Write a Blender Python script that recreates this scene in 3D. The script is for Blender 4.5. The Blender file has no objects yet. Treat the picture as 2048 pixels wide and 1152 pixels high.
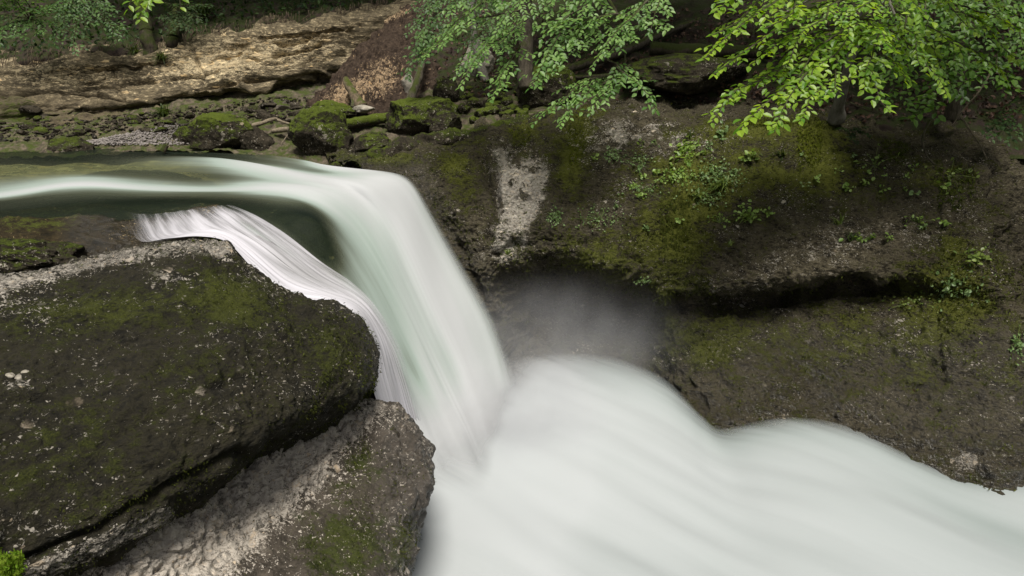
import bpy, math, random
import numpy as np
from mathutils import Vector

# ------------------------------------------------------------------ camera, world, sun, exposure
R = math.radians
SC = bpy.context.scene
COL = SC.collection
F = 1359.0                                    # focal length in photograph pixels (2048 wide)
PITCH = R(20.0)
CAM = np.array([0.0, 0.0, 2.5])
cam = bpy.data.cameras.new("camera")
cam.lens = F / 2048 * 36.0
cam.sensor_width = 36.0
cam.clip_start, cam.clip_end = 0.1, 400.0
cam_o = bpy.data.objects.new("camera", cam)
cam_o.location = CAM
cam_o.rotation_euler = (R(90) - PITCH, 0, 0)
COL.objects.link(cam_o)
SC.camera = cam_o

SUN_EL, SUN_AZ = R(68), R(174)                # azimuth: from +Y towards +X
w = bpy.data.worlds.new("World"); SC.world = w; w.use_nodes = True
nt = w.node_tree
sky = nt.nodes.new("ShaderNodeTexSky"); sky.sky_type = 'NISHITA'; sky.sun_disc = False
sky.sun_elevation = SUN_EL; sky.sun_rotation = SUN_AZ
sky.dust_density = 4.0; sky.air_density = 1.0
hs = nt.nodes.new("ShaderNodeHueSaturation"); hs.inputs["Saturation"].default_value = 0.22
nt.links.new(sky.outputs[0], hs.inputs["Color"])
nt.links.new(hs.outputs[0], nt.nodes["Background"].inputs[0])
nt.nodes["Background"].inputs[1].default_value = 0.07
sun = bpy.data.lights.new("sun", 'SUN'); sun.energy = 4.6; sun.angle = R(20); sun.color = (1, .95, .87)
sun_o = bpy.data.objects.new("sun", sun); COL.objects.link(sun_o)
sd = Vector((math.cos(SUN_EL) * math.sin(SUN_AZ), math.cos(SUN_EL) * math.cos(SUN_AZ), math.sin(SUN_EL)))
sun_o.rotation_euler = sd.to_track_quat('Z', 'Y').to_euler()
SC.view_settings.view_transform = 'Standard'
SC.view_settings.look = 'None'
SC.view_settings.exposure = 0.25
SC.view_settings.gamma = 1.0
SC.cycles.use_denoising = True
SC.cycles.max_bounces = 6
SC.cycles.diffuse_bounces = 3
SC.cycles.transparent_max_bounces = 24
SC.cycles.volume_bounces = 1

# ------------------------------------------------------------------ projection
RT = np.array([1.0, 0, 0])
FW = np.array([0, math.cos(PITCH), -math.sin(PITCH)])
UP = np.array([0, math.sin(PITCH), math.cos(PITCH)])

def unproj(px, py, d):
    px, py, d = (np.asarray(a, float) for a in (px, py, d))
    return (CAM + d[..., None] * (FW + ((px - 1024) / F)[..., None] * RT + ((576 - py) / F)[..., None] * UP))

def P(px, py, d):
    return unproj(np.array(px), np.array(py), np.array(d))

def proj(p):
    q = p - CAM
    d = q @ FW
    d = np.where(np.abs(d) < .05, .05, d)
    return 1024 + F * (q @ RT) / d, 576 - F * (q @ UP) / d, d

def dz(py, z):                                 # depth at which the ray of row py meets height z
    return (z - CAM[2]) / ((576 - py) / F * math.cos(PITCH) - math.sin(PITCH))

# ------------------------------------------------------------------ noise
def _h(ix, iy, iz, s):
    h = (ix.astype(np.uint32) * np.uint32(374761393) + iy.astype(np.uint32) * np.uint32(668265263)
         + iz.astype(np.uint32) * np.uint32(2147483647) + np.uint32((s * 974634777) & 0xffffffff))
    h = (h ^ (h >> np.uint32(13))) * np.uint32(1274126177)
    h = (h ^ (h >> np.uint32(16))) * np.uint32(2246822519)
    return h ^ (h >> np.uint32(15))

def noise(p, seed=0):                          # gradient noise, about -1..1
    i = np.floor(p).astype(np.int64); f = p - i
    u = f * f * f * (f * (f * 6 - 15) + 10)
    out = 0
    for a in (0, 1):
        for b in (0, 1):
            for c in (0, 1):
                h = _h(i[:, 0] + a, i[:, 1] + b, i[:, 2] + c, seed)
                g = np.stack([(h & np.uint32(1023)), ((h >> np.uint32(10)) & np.uint32(1023)),
                              ((h >> np.uint32(20)) & np.uint32(1023))], 1).astype(float) / 511.5 - 1
                d = f - np.array([a, b, c])
                wgt = ((u[:, 0] if a else 1 - u[:, 0]) * (u[:, 1] if b else 1 - u[:, 1])
                       * (u[:, 2] if c else 1 - u[:, 2]))
                out = out + wgt * (g * d).sum(1)
    return out * 1.3

def fbm(p, oct=4, seed=0, gain=.5, ridge=False):
    a, s, out = 1.0, 1.0, 0
    for o in range(oct):
        n = noise(p * s + o * 17.3, seed + o)
        out = out + a * ((1 - 2 * np.abs(n)) if ridge else n)
        a *= gain; s *= 2.03
    return out

def worley(p, seed=0):
    i = np.floor(p).astype(np.int64)
    f1 = np.full(len(p), 9.0); f2 = f1.copy(); idr = np.zeros(len(p))
    for a in (-1, 0, 1):
        for b in (-1, 0, 1):
            for c in (-1, 0, 1):
                h = _h(i[:, 0] + a, i[:, 1] + b, i[:, 2] + c, seed)
                q = np.stack([(h & np.uint32(1023)), ((h >> np.uint32(10)) & np.uint32(1023)),
                              ((h >> np.uint32(20)) & np.uint32(1023))], 1).astype(float) / 1023
                d = np.sqrt(((i + np.array([a, b, c]) + q - p) ** 2).sum(1))
                nf = d < f1
                f2 = np.where(nf, f1, np.minimum(f2, d))
                idr = np.where(nf, ((h >> np.uint32(5)) & np.uint32(1023)) / 1023.0, idr)
                f1 = np.where(nf, d, f1)
    return f1, f2, idr

def sstep(a, b, x):
    t = np.clip((x - a) / (b - a), 0, 1)
    return t * t * (3 - 2 * t)

def poly_dist(px, py, pts):                    # distance to a polyline, in photograph pixels
    best = np.full(np.shape(px), 1e9)
    for (x0, y0), (x1, y1) in zip(pts[:-1], pts[1:]):
        vx, vy = x1 - x0, y1 - y0
        t = np.clip(((px - x0) * vx + (py - y0) * vy) / (vx * vx + vy * vy), 0, 1)
        best = np.minimum(best, np.hypot(px - x0 - t * vx, py - y0 - t * vy))
    return best

def blob(px, py, cx, cy, rx, ry, rot=0):
    c, s = math.cos(R(rot)), math.sin(R(rot))
    dx, dy = px - cx, py - cy
    return np.exp(-(((dx * c + dy * s) / rx) ** 2 + ((-dx * s + dy * c) / ry) ** 2))

# ------------------------------------------------------------------ objects
def tag(o, label=None, cat=None, group=None, kind=None):
    if label: o['label'] = label
    if cat: o['category'] = cat
    if group: o['group'] = group
    if kind: o['kind'] = kind
    return o

def empty(name, loc):
    o = bpy.data.objects.new(name, None); o.location = [float(v) for v in loc]
    o.empty_display_size = .2
    COL.objects.link(o)
    return o

def build(name, v, f, mat, parent=None, attrs=None, smooth=True, origin=None, uv=None):
    v = np.asarray(v, float)
    if parent is not None and origin is None:
        origin = np.array(parent.location) if parent.type == 'EMPTY' else np.zeros(3)
    org = np.zeros(3) if origin is None else np.asarray(origin, float)
    me = bpy.data.meshes.new(name)
    groups = f if isinstance(f, list) else [f]
    groups = [np.asarray(g, np.int32) for g in groups if len(g)]
    me.vertices.add(len(v)); me.vertices.foreach_set("co", (v - org).astype(np.float32).ravel())
    nl = sum(g.size for g in groups); nf = sum(len(g) for g in groups)
    me.loops.add(nl); me.polygons.add(nf)
    li = np.concatenate([g.ravel() for g in groups])
    tot = np.concatenate([np.full(len(g), g.shape[1], np.int32) for g in groups])
    me.loops.foreach_set("vertex_index", li)
    me.polygons.foreach_set("loop_start", np.concatenate([[0], np.cumsum(tot)[:-1]]).astype(np.int32))
    me.polygons.foreach_set("use_smooth", np.full(nf, smooth, bool))
    for k, a in (attrs or {}).items():
        at = me.attributes.new(k, 'FLOAT', 'POINT')
        at.data.foreach_set("value", np.asarray(a, np.float32).ravel())
    if uv is not None:
        at = me.attributes.new("flow", 'FLOAT_VECTOR', 'POINT')
        at.data.foreach_set("vector", np.concatenate([uv, np.zeros((len(uv), 1))], 1).astype(np.float32).ravel())
    me.update(calc_edges=True)
    me.validate()
    me.materials.append(mat)
    o = bpy.data.objects.new(name, me); COL.objects.link(o)
    if parent is not None:
        o.parent = parent
        if parent.type != 'EMPTY':
            o.location = [0, 0, 0]
    elif origin is not None:
        o.location = [float(q) for q in org]
    return o

def grid_faces(nu, nv):
    a = np.arange(nu * nv).reshape(nu, nv)
    return np.stack([a[:-1, :-1], a[1:, :-1], a[1:, 1:], a[:-1, 1:]], -1).reshape(-1, 4)

def cr(pts, t):                                # Catmull-Rom at parameters t (0..n-1); pts (n,...)
    pts = np.asarray(pts, float); n = len(pts)
    i = np.clip(np.floor(t).astype(int), 0, n - 2); f = (t - i)
    e = np.concatenate([[2 * pts[0] - pts[1]], pts, [2 * pts[-1] - pts[-2]]])
    p0, p1, p2, p3 = e[i], e[i + 1], e[i + 2], e[i + 3]
    f = f.reshape((-1,) + (1,) * (pts.ndim - 1))
    return .5 * (2 * p1 + (p2 - p0) * f + (2 * p0 - 5 * p1 + 4 * p2 - p3) * f ** 2 + (3 * p1 - p0 - 3 * p2 + p3) * f ** 3)

def resample(line, n, chord=True):
    line = np.asarray(line, float)
    if not chord:
        return cr(line, np.linspace(0, len(line) - 1, n))
    w_ = unproj(line[:, 0], line[:, 1], line[:, 2])
    s = np.concatenate([[0], np.cumsum(np.linalg.norm(np.diff(w_, axis=0), axis=1) ** .8)])
    t = np.interp(np.linspace(0, s[-1], n), s, np.arange(len(line)))
    return cr(line, t)

def loft(lines, nu, nv, chord=False):
    """lines: curves of (px, py, depth, extra...). nv points along every curve, nu across the curves."""
    L = np.stack([resample(l, nv, chord) for l in lines])
    mid = unproj(L[:, nv // 2, 0], L[:, nv // 2, 1], L[:, nv // 2, 2])
    s = np.concatenate([[0], np.cumsum(np.linalg.norm(np.diff(mid, axis=0), axis=1) ** .7 + .05)])
    t = np.interp(np.linspace(0, s[-1], nu), s, np.arange(len(L)))
    G = cr(L, t)
    pos = unproj(G[..., 0], G[..., 1], G[..., 2])
    return pos, G

def normals(pos):
    du = np.gradient(pos, axis=0); dv = np.gradient(pos, axis=1)
    n = np.cross(du, dv)
    n /= np.linalg.norm(n, axis=-1, keepdims=True) + 1e-9
    if ((CAM - pos) * n).sum() < 0:
        n = -n
    return n

class Surf:
    """a lofted rock or ground face, kept for placing things on it"""
    def __init__(s, lines, nu, nv, chord=False):
        s.pos, s.G = loft(lines, nu, nv, chord); s.nu, s.nv = nu, nv
        s.n = normals(s.pos)
        s.px, s.py, s.d = proj(s.pos.reshape(-1, 3))
    def flat(s): return s.pos.reshape(-1, 3)
    def displace(s, amt):
        s.pos = s.pos + s.n * amt.reshape(s.nu, s.nv, 1)
        s.n = normals(s.pos)
    def refresh(s):
        s.px, s.py, s.d = proj(s.pos.reshape(-1, 3))
    def at(s, px, py):
        k = np.argmin((s.px - px) ** 2 + (s.py - py) ** 2 + 400 * np.maximum(0, s.d - s.d.min()) * 0.01)
        return s.pos.reshape(-1, 3)[k].copy(), s.n.reshape(-1, 3)[k].copy()
    def closed(s, back):
        """grid faces plus a skirt: the border is carried back by `back` (a vector) and closed"""
        v = s.pos.reshape(-1, 3); f = grid_faces(s.nu, s.nv)
        a = np.arange(s.nu * s.nv).reshape(s.nu, s.nv)
        ring = np.concatenate([a[0, :], a[1:, -1], a[-1, -2::-1], a[-2:0:-1, 0]])
        m = len(ring); base = len(v)
        rv = v[ring] + np.asarray(back)
        cen = rv.mean(0, keepdims=True)
        v2 = np.concatenate([v, rv, cen])
        k = np.arange(m); k2 = (k + 1) % m
        side = np.stack([ring[k], ring[k2], base + k2, base + k], 1)
        cap = np.stack([base + k, base + k2, np.full(m, base + m)], 1)
        return v2, [np.concatenate([f, side]), cap], ring

def padattr(a, ring):
    a = np.asarray(a).ravel()
    return np.concatenate([a, a[ring], [a.mean()]])

# ------------------------------------------------------------------ node materials
class NB:
    def __init__(s, name):
        s.m = bpy.data.materials.new(name); s.m.use_nodes = True
        s.t = s.m.node_tree; s.t.nodes.clear()
        s.out = s.t.nodes.new("ShaderNodeOutputMaterial")
    def n(s, typ, ins=None, **props):
        nd = s.t.nodes.new(typ)
        for k, v in props.items(): setattr(nd, k, v)
        for k, v in (ins or {}).items(): s.set(nd.inputs[k], v)
        return nd
    def set(s, sock, v):
        if hasattr(v, "is_output") or isinstance(v, bpy.types.NodeSocket): s.t.links.new(v, sock)
        else:
            try: sock.default_value = v
            except Exception: sock.default_value = (*v, 1)
    def math(s, op, a, b=0.0, c=0.0, clamp=False):
        nd = s.t.nodes.new("ShaderNodeMath"); nd.operation = op; nd.use_clamp = clamp
        for i, v in enumerate((a, b, c)): s.set(nd.inputs[i], v)
        return nd.outputs[0]
    def mix(s, f, a, b):
        nd = s.t.nodes.new("ShaderNodeMix"); nd.data_type = 'RGBA'
        s.set(nd.inputs[0], f); s.set(nd.inputs[6], a if not isinstance(a, tuple) else (*a[:3], 1))
        s.set(nd.inputs[7], b if not isinstance(b, tuple) else (*b[:3], 1))
        return nd.outputs[2]
    def attr(s, name, out="Fac"):
        return s.n("ShaderNodeAttribute", attribute_name=name).outputs[out]
    def coord(s, scale=(1, 1, 1), rot=(0, 0, 0), src=None):
        c = src if src is not None else s.n("ShaderNodeTexCoord").outputs["Object"]
        mp = s.n("ShaderNodeMapping", {"Vector": c, "Scale": scale, "Rotation": rot})
        return mp.outputs[0]
    def noise(s, vec, scale, detail=4, rough=.55, dist=0.0, out="Fac"):
        return s.n("ShaderNodeTexNoise", {"Vector": vec, "Scale": scale, "Detail": detail, "Roughness": rough, "Distortion": dist}).outputs[out]
    def voro(s, vec, scale, feature='F1', rand=1.0):
        return s.n("ShaderNodeTexVoronoi", {"Vector": vec, "Scale": scale, "Randomness": rand}, feature=feature)
    def ramp(s, f, stops, interp='LINEAR'):
        nd = s.n("ShaderNodeValToRGB", {"Fac": f}); r = nd.color_ramp; r.interpolation = interp
        while len(r.elements) < len(stops): r.elements.new(.5)
        for e, (p, c) in zip(r.elements, stops):
            e.position = p; e.color = (*c, 1) if not isinstance(c, (int, float)) else (c, c, c, 1)
        return nd.outputs[0]
    def sstep(s, x, a, b):
        nd = s.n("ShaderNodeMapRange", {"Value": x, "From Min": a, "From Max": b}, interpolation_type='SMOOTHSTEP', clamp=True)
        return nd.outputs[0]
    def bump(s, h, strength, dist, normal=None):
        ins = {"Height": h, "Strength": strength, "Distance": dist}
        if normal is not None: ins["Normal"] = normal
        return s.n("ShaderNodeBump", ins).outputs[0]
    def done(s, sock, vol=None):
        s.t.links.new(sock, s.out.inputs["Surface"])
        return s.m

def rock_mat(name, dark=((.014, .012, .008), (.06, .048, .035)), pale=(.42, .38, .32), peb=9.0,
             moss1=(.025, .034, .006), moss2=(.10, .13, .016), spots=.0, bump=.6, wetr=.25, strat=(1, 1, 1), srot=(0, 0, 0), grain=26.0, gap=.22):
    b = NB(name)
    co = b.n("ShaderNodeTexCoord").outputs["Object"]
    st = b.coord(strat, srot, co)
    a_m, a_p, a_w = b.attr("moss"), b.attr("pale"), b.attr("wet")
    n_big = b.noise(st, 1.3, 6, .6)
    n_mid = b.noise(st, 5.0, 8, .65)
    n_fin = b.noise(st, grain, 6, .7)
    n_ultra = b.noise(co, grain * 4, 3, .7)
    base = b.mix(b.sstep(b.math('ADD', b.math('MULTIPLY', n_mid, .6), b.math('MULTIPLY', n_fin, .45)), .35, .75), dark[0], dark[1])
    warp = b.n("ShaderNodeVectorMath", {0: co, 1: b.n("ShaderNodeVectorMath", {0: b.noise(co, 7.0, 2, out="Color"), 3: .09}, operation='SCALE').outputs[0]}, operation='ADD').outputs[0]
    wst = b.coord((strat[0], strat[1], strat[2]), srot, warp)
    v1 = b.voro(wst, peb); v2 = b.voro(wst, peb * 2.6); v3 = b.voro(wst, peb * 6)
    # crusty pale flecks, clustered, and stones bedded in the matrix where it is bare
    fl = b.noise(wst, peb * 1.9, 5, .62); fl2 = b.noise(wst, peb * 6.5, 3, .6)
    fsum = b.math('ADD', b.math('ADD', fl, b.math('MULTIPLY', b.math('SUBTRACT', fl2, .5), .7)),
                  b.math('ADD', b.math('MULTIPLY', a_p, .22), b.math('MULTIPLY', b.math('SUBTRACT', n_big, .5), .42)))
    mfl = b.sstep(b.math('ADD', fsum, spots), .69, .73)
    sep = lambda v, k: b.n("ShaderNodeSeparateColor", {0: v.outputs["Color"]}).outputs[k]
    hue = [(0, tuple(c * .38 for c in pale)), (.3, tuple(c * .62 for c in pale)), (.6, (pale[0] * .95, pale[1] * .92, pale[2] * .9)), (.82, (pale[0] * 1.02, pale[1] * .9, pale[2] * .74)), (1, tuple(min(1, c * 1.35) for c in pale))]
    stone, stone2 = b.ramp(sep(v1, 1), hue), b.ramp(sep(v2, 1), hue)
    thr = b.math('ADD', b.math('MULTIPLY', b.sstep(a_p, .25, 1.0), .95), b.math('MULTIPLY', b.math('SUBTRACT', n_big, .5), .5))
    def mask(v, k, lim):
        ok = b.sstep(b.math('SUBTRACT', b.math('MULTIPLY', thr, k), sep(v, 0)), -.02, .05)
        ins = b.sstep(b.math('ADD', v.outputs["Distance"], b.math('MULTIPLY', b.math('SUBTRACT', n_fin, .5), .8)), lim + .1, lim - .1)
        return b.math('MULTIPLY', ok, ins)
    m1, m2, m3 = mask(v1, .8, .45), mask(v2, .85, .44), mask(v3, .7, .42)
    bare = b.mix(b.sstep(b.math('ADD', n_fin, b.math('MULTIPLY', b.math('SUBTRACT', n_ultra, .5), .9)), .34, .72), tuple(c * gap for c in pale), tuple(min(.78, c * 1.15) for c in pale))
    c1 = b.mix(b.sstep(b.math('ADD', a_p, b.math('ADD', b.math('MULTIPLY', b.math('SUBTRACT', n_mid, .5), 1.2), b.math('MULTIPLY', b.math('SUBTRACT', n_fin, .5), 1.0))), .42, .66), base, bare)
    c1 = b.mix(m3, c1, stone2)
    c1 = b.mix(m2, c1, stone2)
    c1 = b.mix(m1, c1, stone)
    c1 = b.mix(mfl, c1, b.mix(fl2, tuple(c * .7 for c in pale), tuple(min(1, c * 1.25) for c in pale)))
    # moss film
    mm = b.math('ADD', a_m, b.math('ADD', b.math('MULTIPLY', b.math('SUBTRACT', n_mid, .5), 1.5), b.math('MULTIPLY', b.math('SUBTRACT', n_fin, .5), 1.0)))
    mf = b.math('MULTIPLY', b.sstep(mm, .38, .72), b.math('SUBTRACT', 1.0, b.math('MULTIPLY', b.math('MAXIMUM', m1, mfl), .85)))
    mcol = b.mix(b.sstep(b.math('ADD', b.math('MULTIPLY', n_ultra, .8), b.math('MULTIPLY', a_m, .35)), .35, .85), moss1, moss2)
    c2 = b.mix(mf, c1, mcol)
    wet = b.mix(b.math('MULTIPLY', a_w, .55), c2, b.n("ShaderNodeHueSaturation", {"Color": c2, "Value": .45, "Saturation": 1.1}).outputs[0])
    rough = b.math('SUBTRACT', .92, b.math('MULTIPLY', a_w, .92 - wetr))
    hsum = b.math('ADD', b.math('MULTIPLY', n_mid, 1.0), b.math('MULTIPLY', n_fin, .6))
    hsum = b.math('ADD', hsum, b.math('MULTIPLY', b.math('MAXIMUM', m1, mfl), .55)); hsum = b.math('ADD', hsum, b.math('MULTIPLY', m2, .3))
    hsum = b.math('ADD', hsum, b.math('MULTIPLY', n_ultra, b.math('ADD', .16, b.math('MULTIPLY', mf, .3))))
    nrm = b.bump(hsum, bump, .09)
    p = b.n("ShaderNodeBsdfPrincipled", {"Base Color": wet, "Roughness": rough, "Normal": nrm, "Specular IOR Level": b.math('ADD', .12, b.math('MULTIPLY', a_w, .4))})
    return b.done(p.outputs[0])

def moss_mat(name, c1, c2, c3=None, scale=9.0, brown=.35):
    b = NB(name)
    co = b.n("ShaderNodeTexCoord").outputs["Object"]
    n1 = b.noise(co, scale * .35, 4, .6); n2 = b.noise(co, scale * 3, 6, .7); n3 = b.noise(co, scale * 11, 3, .7)
    geo = b.n("ShaderNodeNewGeometry")
    up = b.n("ShaderNodeSeparateXYZ", {0: geo.outputs["Normal"]}).outputs[2]
    col = b.mix(b.sstep(b.math('ADD', b.math('MULTIPLY', n2, .6), b.math('MULTIPLY', n3, .5)), .35, .75), c1, c2)
    # moss grows on what faces the sky; the flanks stay bare dark stone
    bare = b.mix(n2, (.012, .011, .008), (.07, .06, .045))
    mask = b.sstep(b.math('ADD', b.math('MULTIPLY', up, .8), b.math('MULTIPLY', b.math('SUBTRACT', n1, .5), 1.6)), -.15 + brown - .3, .45 + brown - .3)
    v = b.voro(co, scale * 2.2)
    sp = b.math('MULTIPLY', b.sstep(v.outputs["Distance"], .32, .2), b.sstep(b.n("ShaderNodeSeparateColor", {0: v.outputs["Color"]}).outputs[0], .86, .9))
    bare = b.mix(sp, bare, (.33, .30, .24))
    col = b.mix(mask, bare, col)
    h = b.math('ADD', b.math('MULTIPLY', n2, 1.0), b.math('MULTIPLY', n3, .6))
    p = b.n("ShaderNodeBsdfPrincipled", {"Base Color": col, "Roughness": .95, "Specular IOR Level": .08, "Normal": b.bump(h, .8, .05)})
    return b.done(p.outputs[0])

def leaf_mat(name, c1, c2, trans=.45, rough=.38, spec=.5):
    b = NB(name)
    rnd = b.n("ShaderNodeNewGeometry").outputs["Random Per Island"]
    co = b.n("ShaderNodeTexCoord").outputs["Object"]
    n = b.noise(co, 2.2, 3)
    col = b.mix(b.math('ADD', b.math('MULTIPLY', rnd, .7), b.math('MULTIPLY', b.math('SUBTRACT', n, .5), 1.2), clamp=True), c1, c2)
    p = b.n("ShaderNodeBsdfPrincipled", {"Base Color": col, "Roughness": rough, "Specular IOR Level": spec})
    tcol = b.n("ShaderNodeHueSaturation", {"Color": col, "Hue": .485, "Saturation": 1.1, "Value": 1.5}).outputs[0]
    t = b.n("ShaderNodeBsdfTranslucent", {"Color": tcol})
    return b.done(b.n("ShaderNodeMixShader", {0: trans, 1: p.outputs[0], 2: t.outputs[0]}).outputs[0])

def simple_mat(name, c1, c2, scale=8, rough=.9, stretch=(1, 1, 1), bump=.5, moss=None, mossamt=.5):
    b = NB(name)
    co = b.coord(stretch)
    n = b.noise(co, scale, 7, .65); n2 = b.noise(co, scale * 5, 4, .7)
    col = b.mix(b.sstep(b.math('ADD', b.math('MULTIPLY', n, .7), b.math('MULTIPLY', n2, .4)), .35, .75), c1, c2)
    if moss:
        up = b.n("ShaderNodeSeparateXYZ", {0: b.n("ShaderNodeNewGeometry").outputs["Normal"]}).outputs[2]
        k = b.sstep(b.math('ADD', b.math('MULTIPLY', up, .45), b.noise(b.n("ShaderNodeTexCoord").outputs["Object"], 4.0, 5, .65)), 1.0 - mossamt, 1.25 - mossamt)
        col = b.mix(k, col, b.mix(n2, tuple(c * .4 for c in moss), moss))
    p = b.n("ShaderNodeBsdfPrincipled", {"Base Color": col, "Roughness": rough, "Specular IOR Level": .2,
                                         "Normal": b.bump(b.math('ADD', n, b.math('MULTIPLY', n2, .5)), bump, .04)})
    return b.done(p.outputs[0])

def water_mat(name, clear=(.62, .66, .52), green=(.25, .30, .27), white=(.56, .57, .58), su=26.0, sv=1.6, amp=.5, thick=.62, rough=.16, veil=.9, lo=.08, hi=.75):
    """foam 0: clear water over its bed; .45: green aerated water; 1: white water. cover: how much water there is."""
    b = NB(name)
    fl = b.attr("flow", "Vector")
    foam, cov = b.attr("foam"), b.attr("cover")
    s1 = b.noise(b.coord((su, sv, 1), src=fl), 1.0, 4, .6)
    s2 = b.noise(b.coord((su * 3.1, sv * 1.3, 1), src=fl), 1.0, 3, .6)
    s0 = b.noise(b.coord((su * .3, sv * .5, 1), src=fl), 1.0, 2, .5)
    st = b.math('ADD', b.math('ADD', b.math('MULTIPLY', s1, .5), b.math('MULTIPLY', s2, .22)), b.math('MULTIPLY', s0, .28))
    fm = b.math('ADD', foam, b.math('MULTIPLY', b.math('SUBTRACT', st, .5), b.math('MULTIPLY', amp, b.math('ADD', .25, b.sstep(foam, .0, .35)))))
    col = b.ramp(fm, [(0, (.018, .028, .02)), (.16, (.12, .135, .095)), (.45, green), (.72, tuple(g * .45 + w_ * .55 for g, w_ in zip(green, white))), (.98, white)])
    dens = b.math('MULTIPLY', b.sstep(fm, .05, .5), 1.0)
    opa = b.math('ADD', 1 - thick, b.math('MULTIPLY', dens, thick))
    rg = b.math('ADD', rough, b.math('MULTIPLY', b.sstep(fm, .2, .7), .45))
    nrm = b.bump(st, .12, .05)
    p = b.n("ShaderNodeBsdfPrincipled", {"Base Color": col, "Roughness": rg, "IOR": 1.33, "Normal": nrm, "Specular IOR Level": .5})
    tr = b.n("ShaderNodeBsdfTransparent", {"Color": (*clear, 1)})
    body = b.n("ShaderNodeMixShader", {0: opa, 1: tr.outputs[0], 2: p.outputs[0]}).outputs[0]
    cv = b.sstep(b.math('ADD', cov, b.math('MULTIPLY', b.math('SUBTRACT', st, .5), veil)), lo, hi)
    cv = b.math('MULTIPLY', cv, b.sstep(cov, .0, .12))
    fin = b.n("ShaderNodeMixShader", {0: cv, 1: b.n("ShaderNodeBsdfTransparent").outputs[0], 2: body}).outputs[0]
    return b.done(fin)

M = {}
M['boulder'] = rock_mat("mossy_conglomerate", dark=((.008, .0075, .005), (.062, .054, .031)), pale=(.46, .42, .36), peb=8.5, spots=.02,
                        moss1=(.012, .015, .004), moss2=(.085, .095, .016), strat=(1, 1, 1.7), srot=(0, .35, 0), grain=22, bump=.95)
M['slab'] = rock_mat("pale_conglomerate", dark=((.03, .026, .02), (.12, .10, .08)), pale=(.45, .405, .345), peb=10, spots=.05, moss1=(.014, .018, .006), moss2=(.06, .07, .018), grain=24)
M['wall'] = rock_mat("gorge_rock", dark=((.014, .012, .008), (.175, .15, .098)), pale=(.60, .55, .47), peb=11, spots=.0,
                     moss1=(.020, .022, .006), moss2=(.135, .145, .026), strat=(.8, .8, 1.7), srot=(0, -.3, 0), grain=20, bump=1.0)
M['cliff'] = rock_mat("marl_cliff", dark=((.035, .029, .02), (.23, .185, .115)), pale=(.50, .41, .26), peb=4, spots=-.3, strat=(.8, .8, 2.6), srot=(0, -.12, 0),
                      moss1=(.02, .028, .006), moss2=(.07, .09, .015), grain=14, bump=.65)
M['ledge'] = rock_mat("wet_ledge_rock", dark=((.008, .007, .004), (.055, .04, .019)), pale=(.40, .31, .16), peb=12, spots=.0, grain=24, wetr=.2,
                      moss1=(.02, .026, .005), moss2=(.10, .12, .02))
M['bed'] = rock_mat("river_bed_rock", dark=((.015, .016, .010), (.06, .06, .04)), pale=(.55, .50, .30), peb=3, spots=-.35, grain=6)
M['bankrock'] = rock_mat("mossy_bank_rock", dark=((.012, .0105, .007), (.085, .07, .05)), pale=(.44, .40, .33), peb=9, spots=-.015, moss1=(.014, .02, .004), moss2=(.10, .13, .018), grain=16, bump=.9)
M['bank'] = simple_mat("bank_debris", (.02, .017, .012), (.15, .12, .085), 6, bump=1.0, moss=(.06, .08, .014), mossamt=.22)
M['gravel'] = simple_mat("river_gravel", (.12, .105, .095), (.32, .29, .27), 14)
M['litter'] = simple_mat("forest_floor", (.012, .009, .007), (.05, .034, .028), 5, bump=1.0, moss=(.03, .04, .008), mossamt=.3)
M['clay'] = simple_mat("bare_clay", (.04, .027, .02), (.22, .155, .098), 1.6, stretch=(2.2, 2.2, .9), bump=1.0)
M['moss'] = moss_mat("boulder_moss", (.012, .018, .003), (.085, .12, .014))
M['moss_dim'] = moss_mat("dim_boulder_moss", (.012, .016, .004), (.06, .08, .014), brown=.45)
M['moss_bright'] = moss_mat("bright_moss", (.03, .05, .004), (.20, .28, .03), brown=-.4)
M['stone'] = simple_mat("loose_stone", (.14, .125, .10), (.36, .33, .27), 7)
M['stone_dim'] = simple_mat("dim_stone", (.06, .05, .04), (.2, .175, .14), 7, moss=(.06, .08, .014), mossamt=.4)
M['clayrock'] = rock_mat("slumped_clay", dark=((.018, .012, .009), (.085, .06, .043)), pale=(.36, .26, .16), peb=6, spots=-.3, strat=(1.4, 1.4, .8), grain=12, bump=1.0, gap=.62, moss1=(.02, .02, .008), moss2=(.06, .06, .02))
M['bark'] = simple_mat("bark", (.03, .025, .018), (.12, .10, .075), 9, stretch=(2, 2, .5), bump=.9, moss=(.06, .075, .015), mossamt=.35)
M['bark_moss'] = simple_mat("mossy_bark", (.02, .016, .012), (.075, .06, .042), 9, stretch=(2, 2, .5), bump=1.0, moss=(.042, .054, .010), mossamt=.55)
M['bark_pale'] = simple_mat("smooth_grey_bark", (.09, .08, .065), (.20, .185, .16), 4, stretch=(1.5, 1.5, .6), bump=.4)
M['deadwood'] = simple_mat("dead_wood", (.08, .065, .045), (.26, .215, .15), 9, stretch=(1.5, 1.5, 1), bump=.8)
M['stumpwood'] = simple_mat("rotten_stump_wood", (.06, .045, .03), (.2, .155, .10), 9, stretch=(2, 2, .5), bump=1.0, moss=(.08, .10, .015), mossamt=.3)
M['leaf_mid'] = leaf_mat("beech_leaves_silvery", (.06, .14, .025), (.25, .40, .11), .42, .45, .35)
M['leaf_bright'] = leaf_mat("beech_leaves_bright", (.085, .205, .012), (.34, .48, .05), .5, .42, .45)
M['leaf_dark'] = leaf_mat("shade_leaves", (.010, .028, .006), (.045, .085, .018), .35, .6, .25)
M['leaf_left'] = leaf_mat("rowan_leaves", (.035, .085, .018), (.12, .21, .055), .4, .5, .35)
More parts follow.
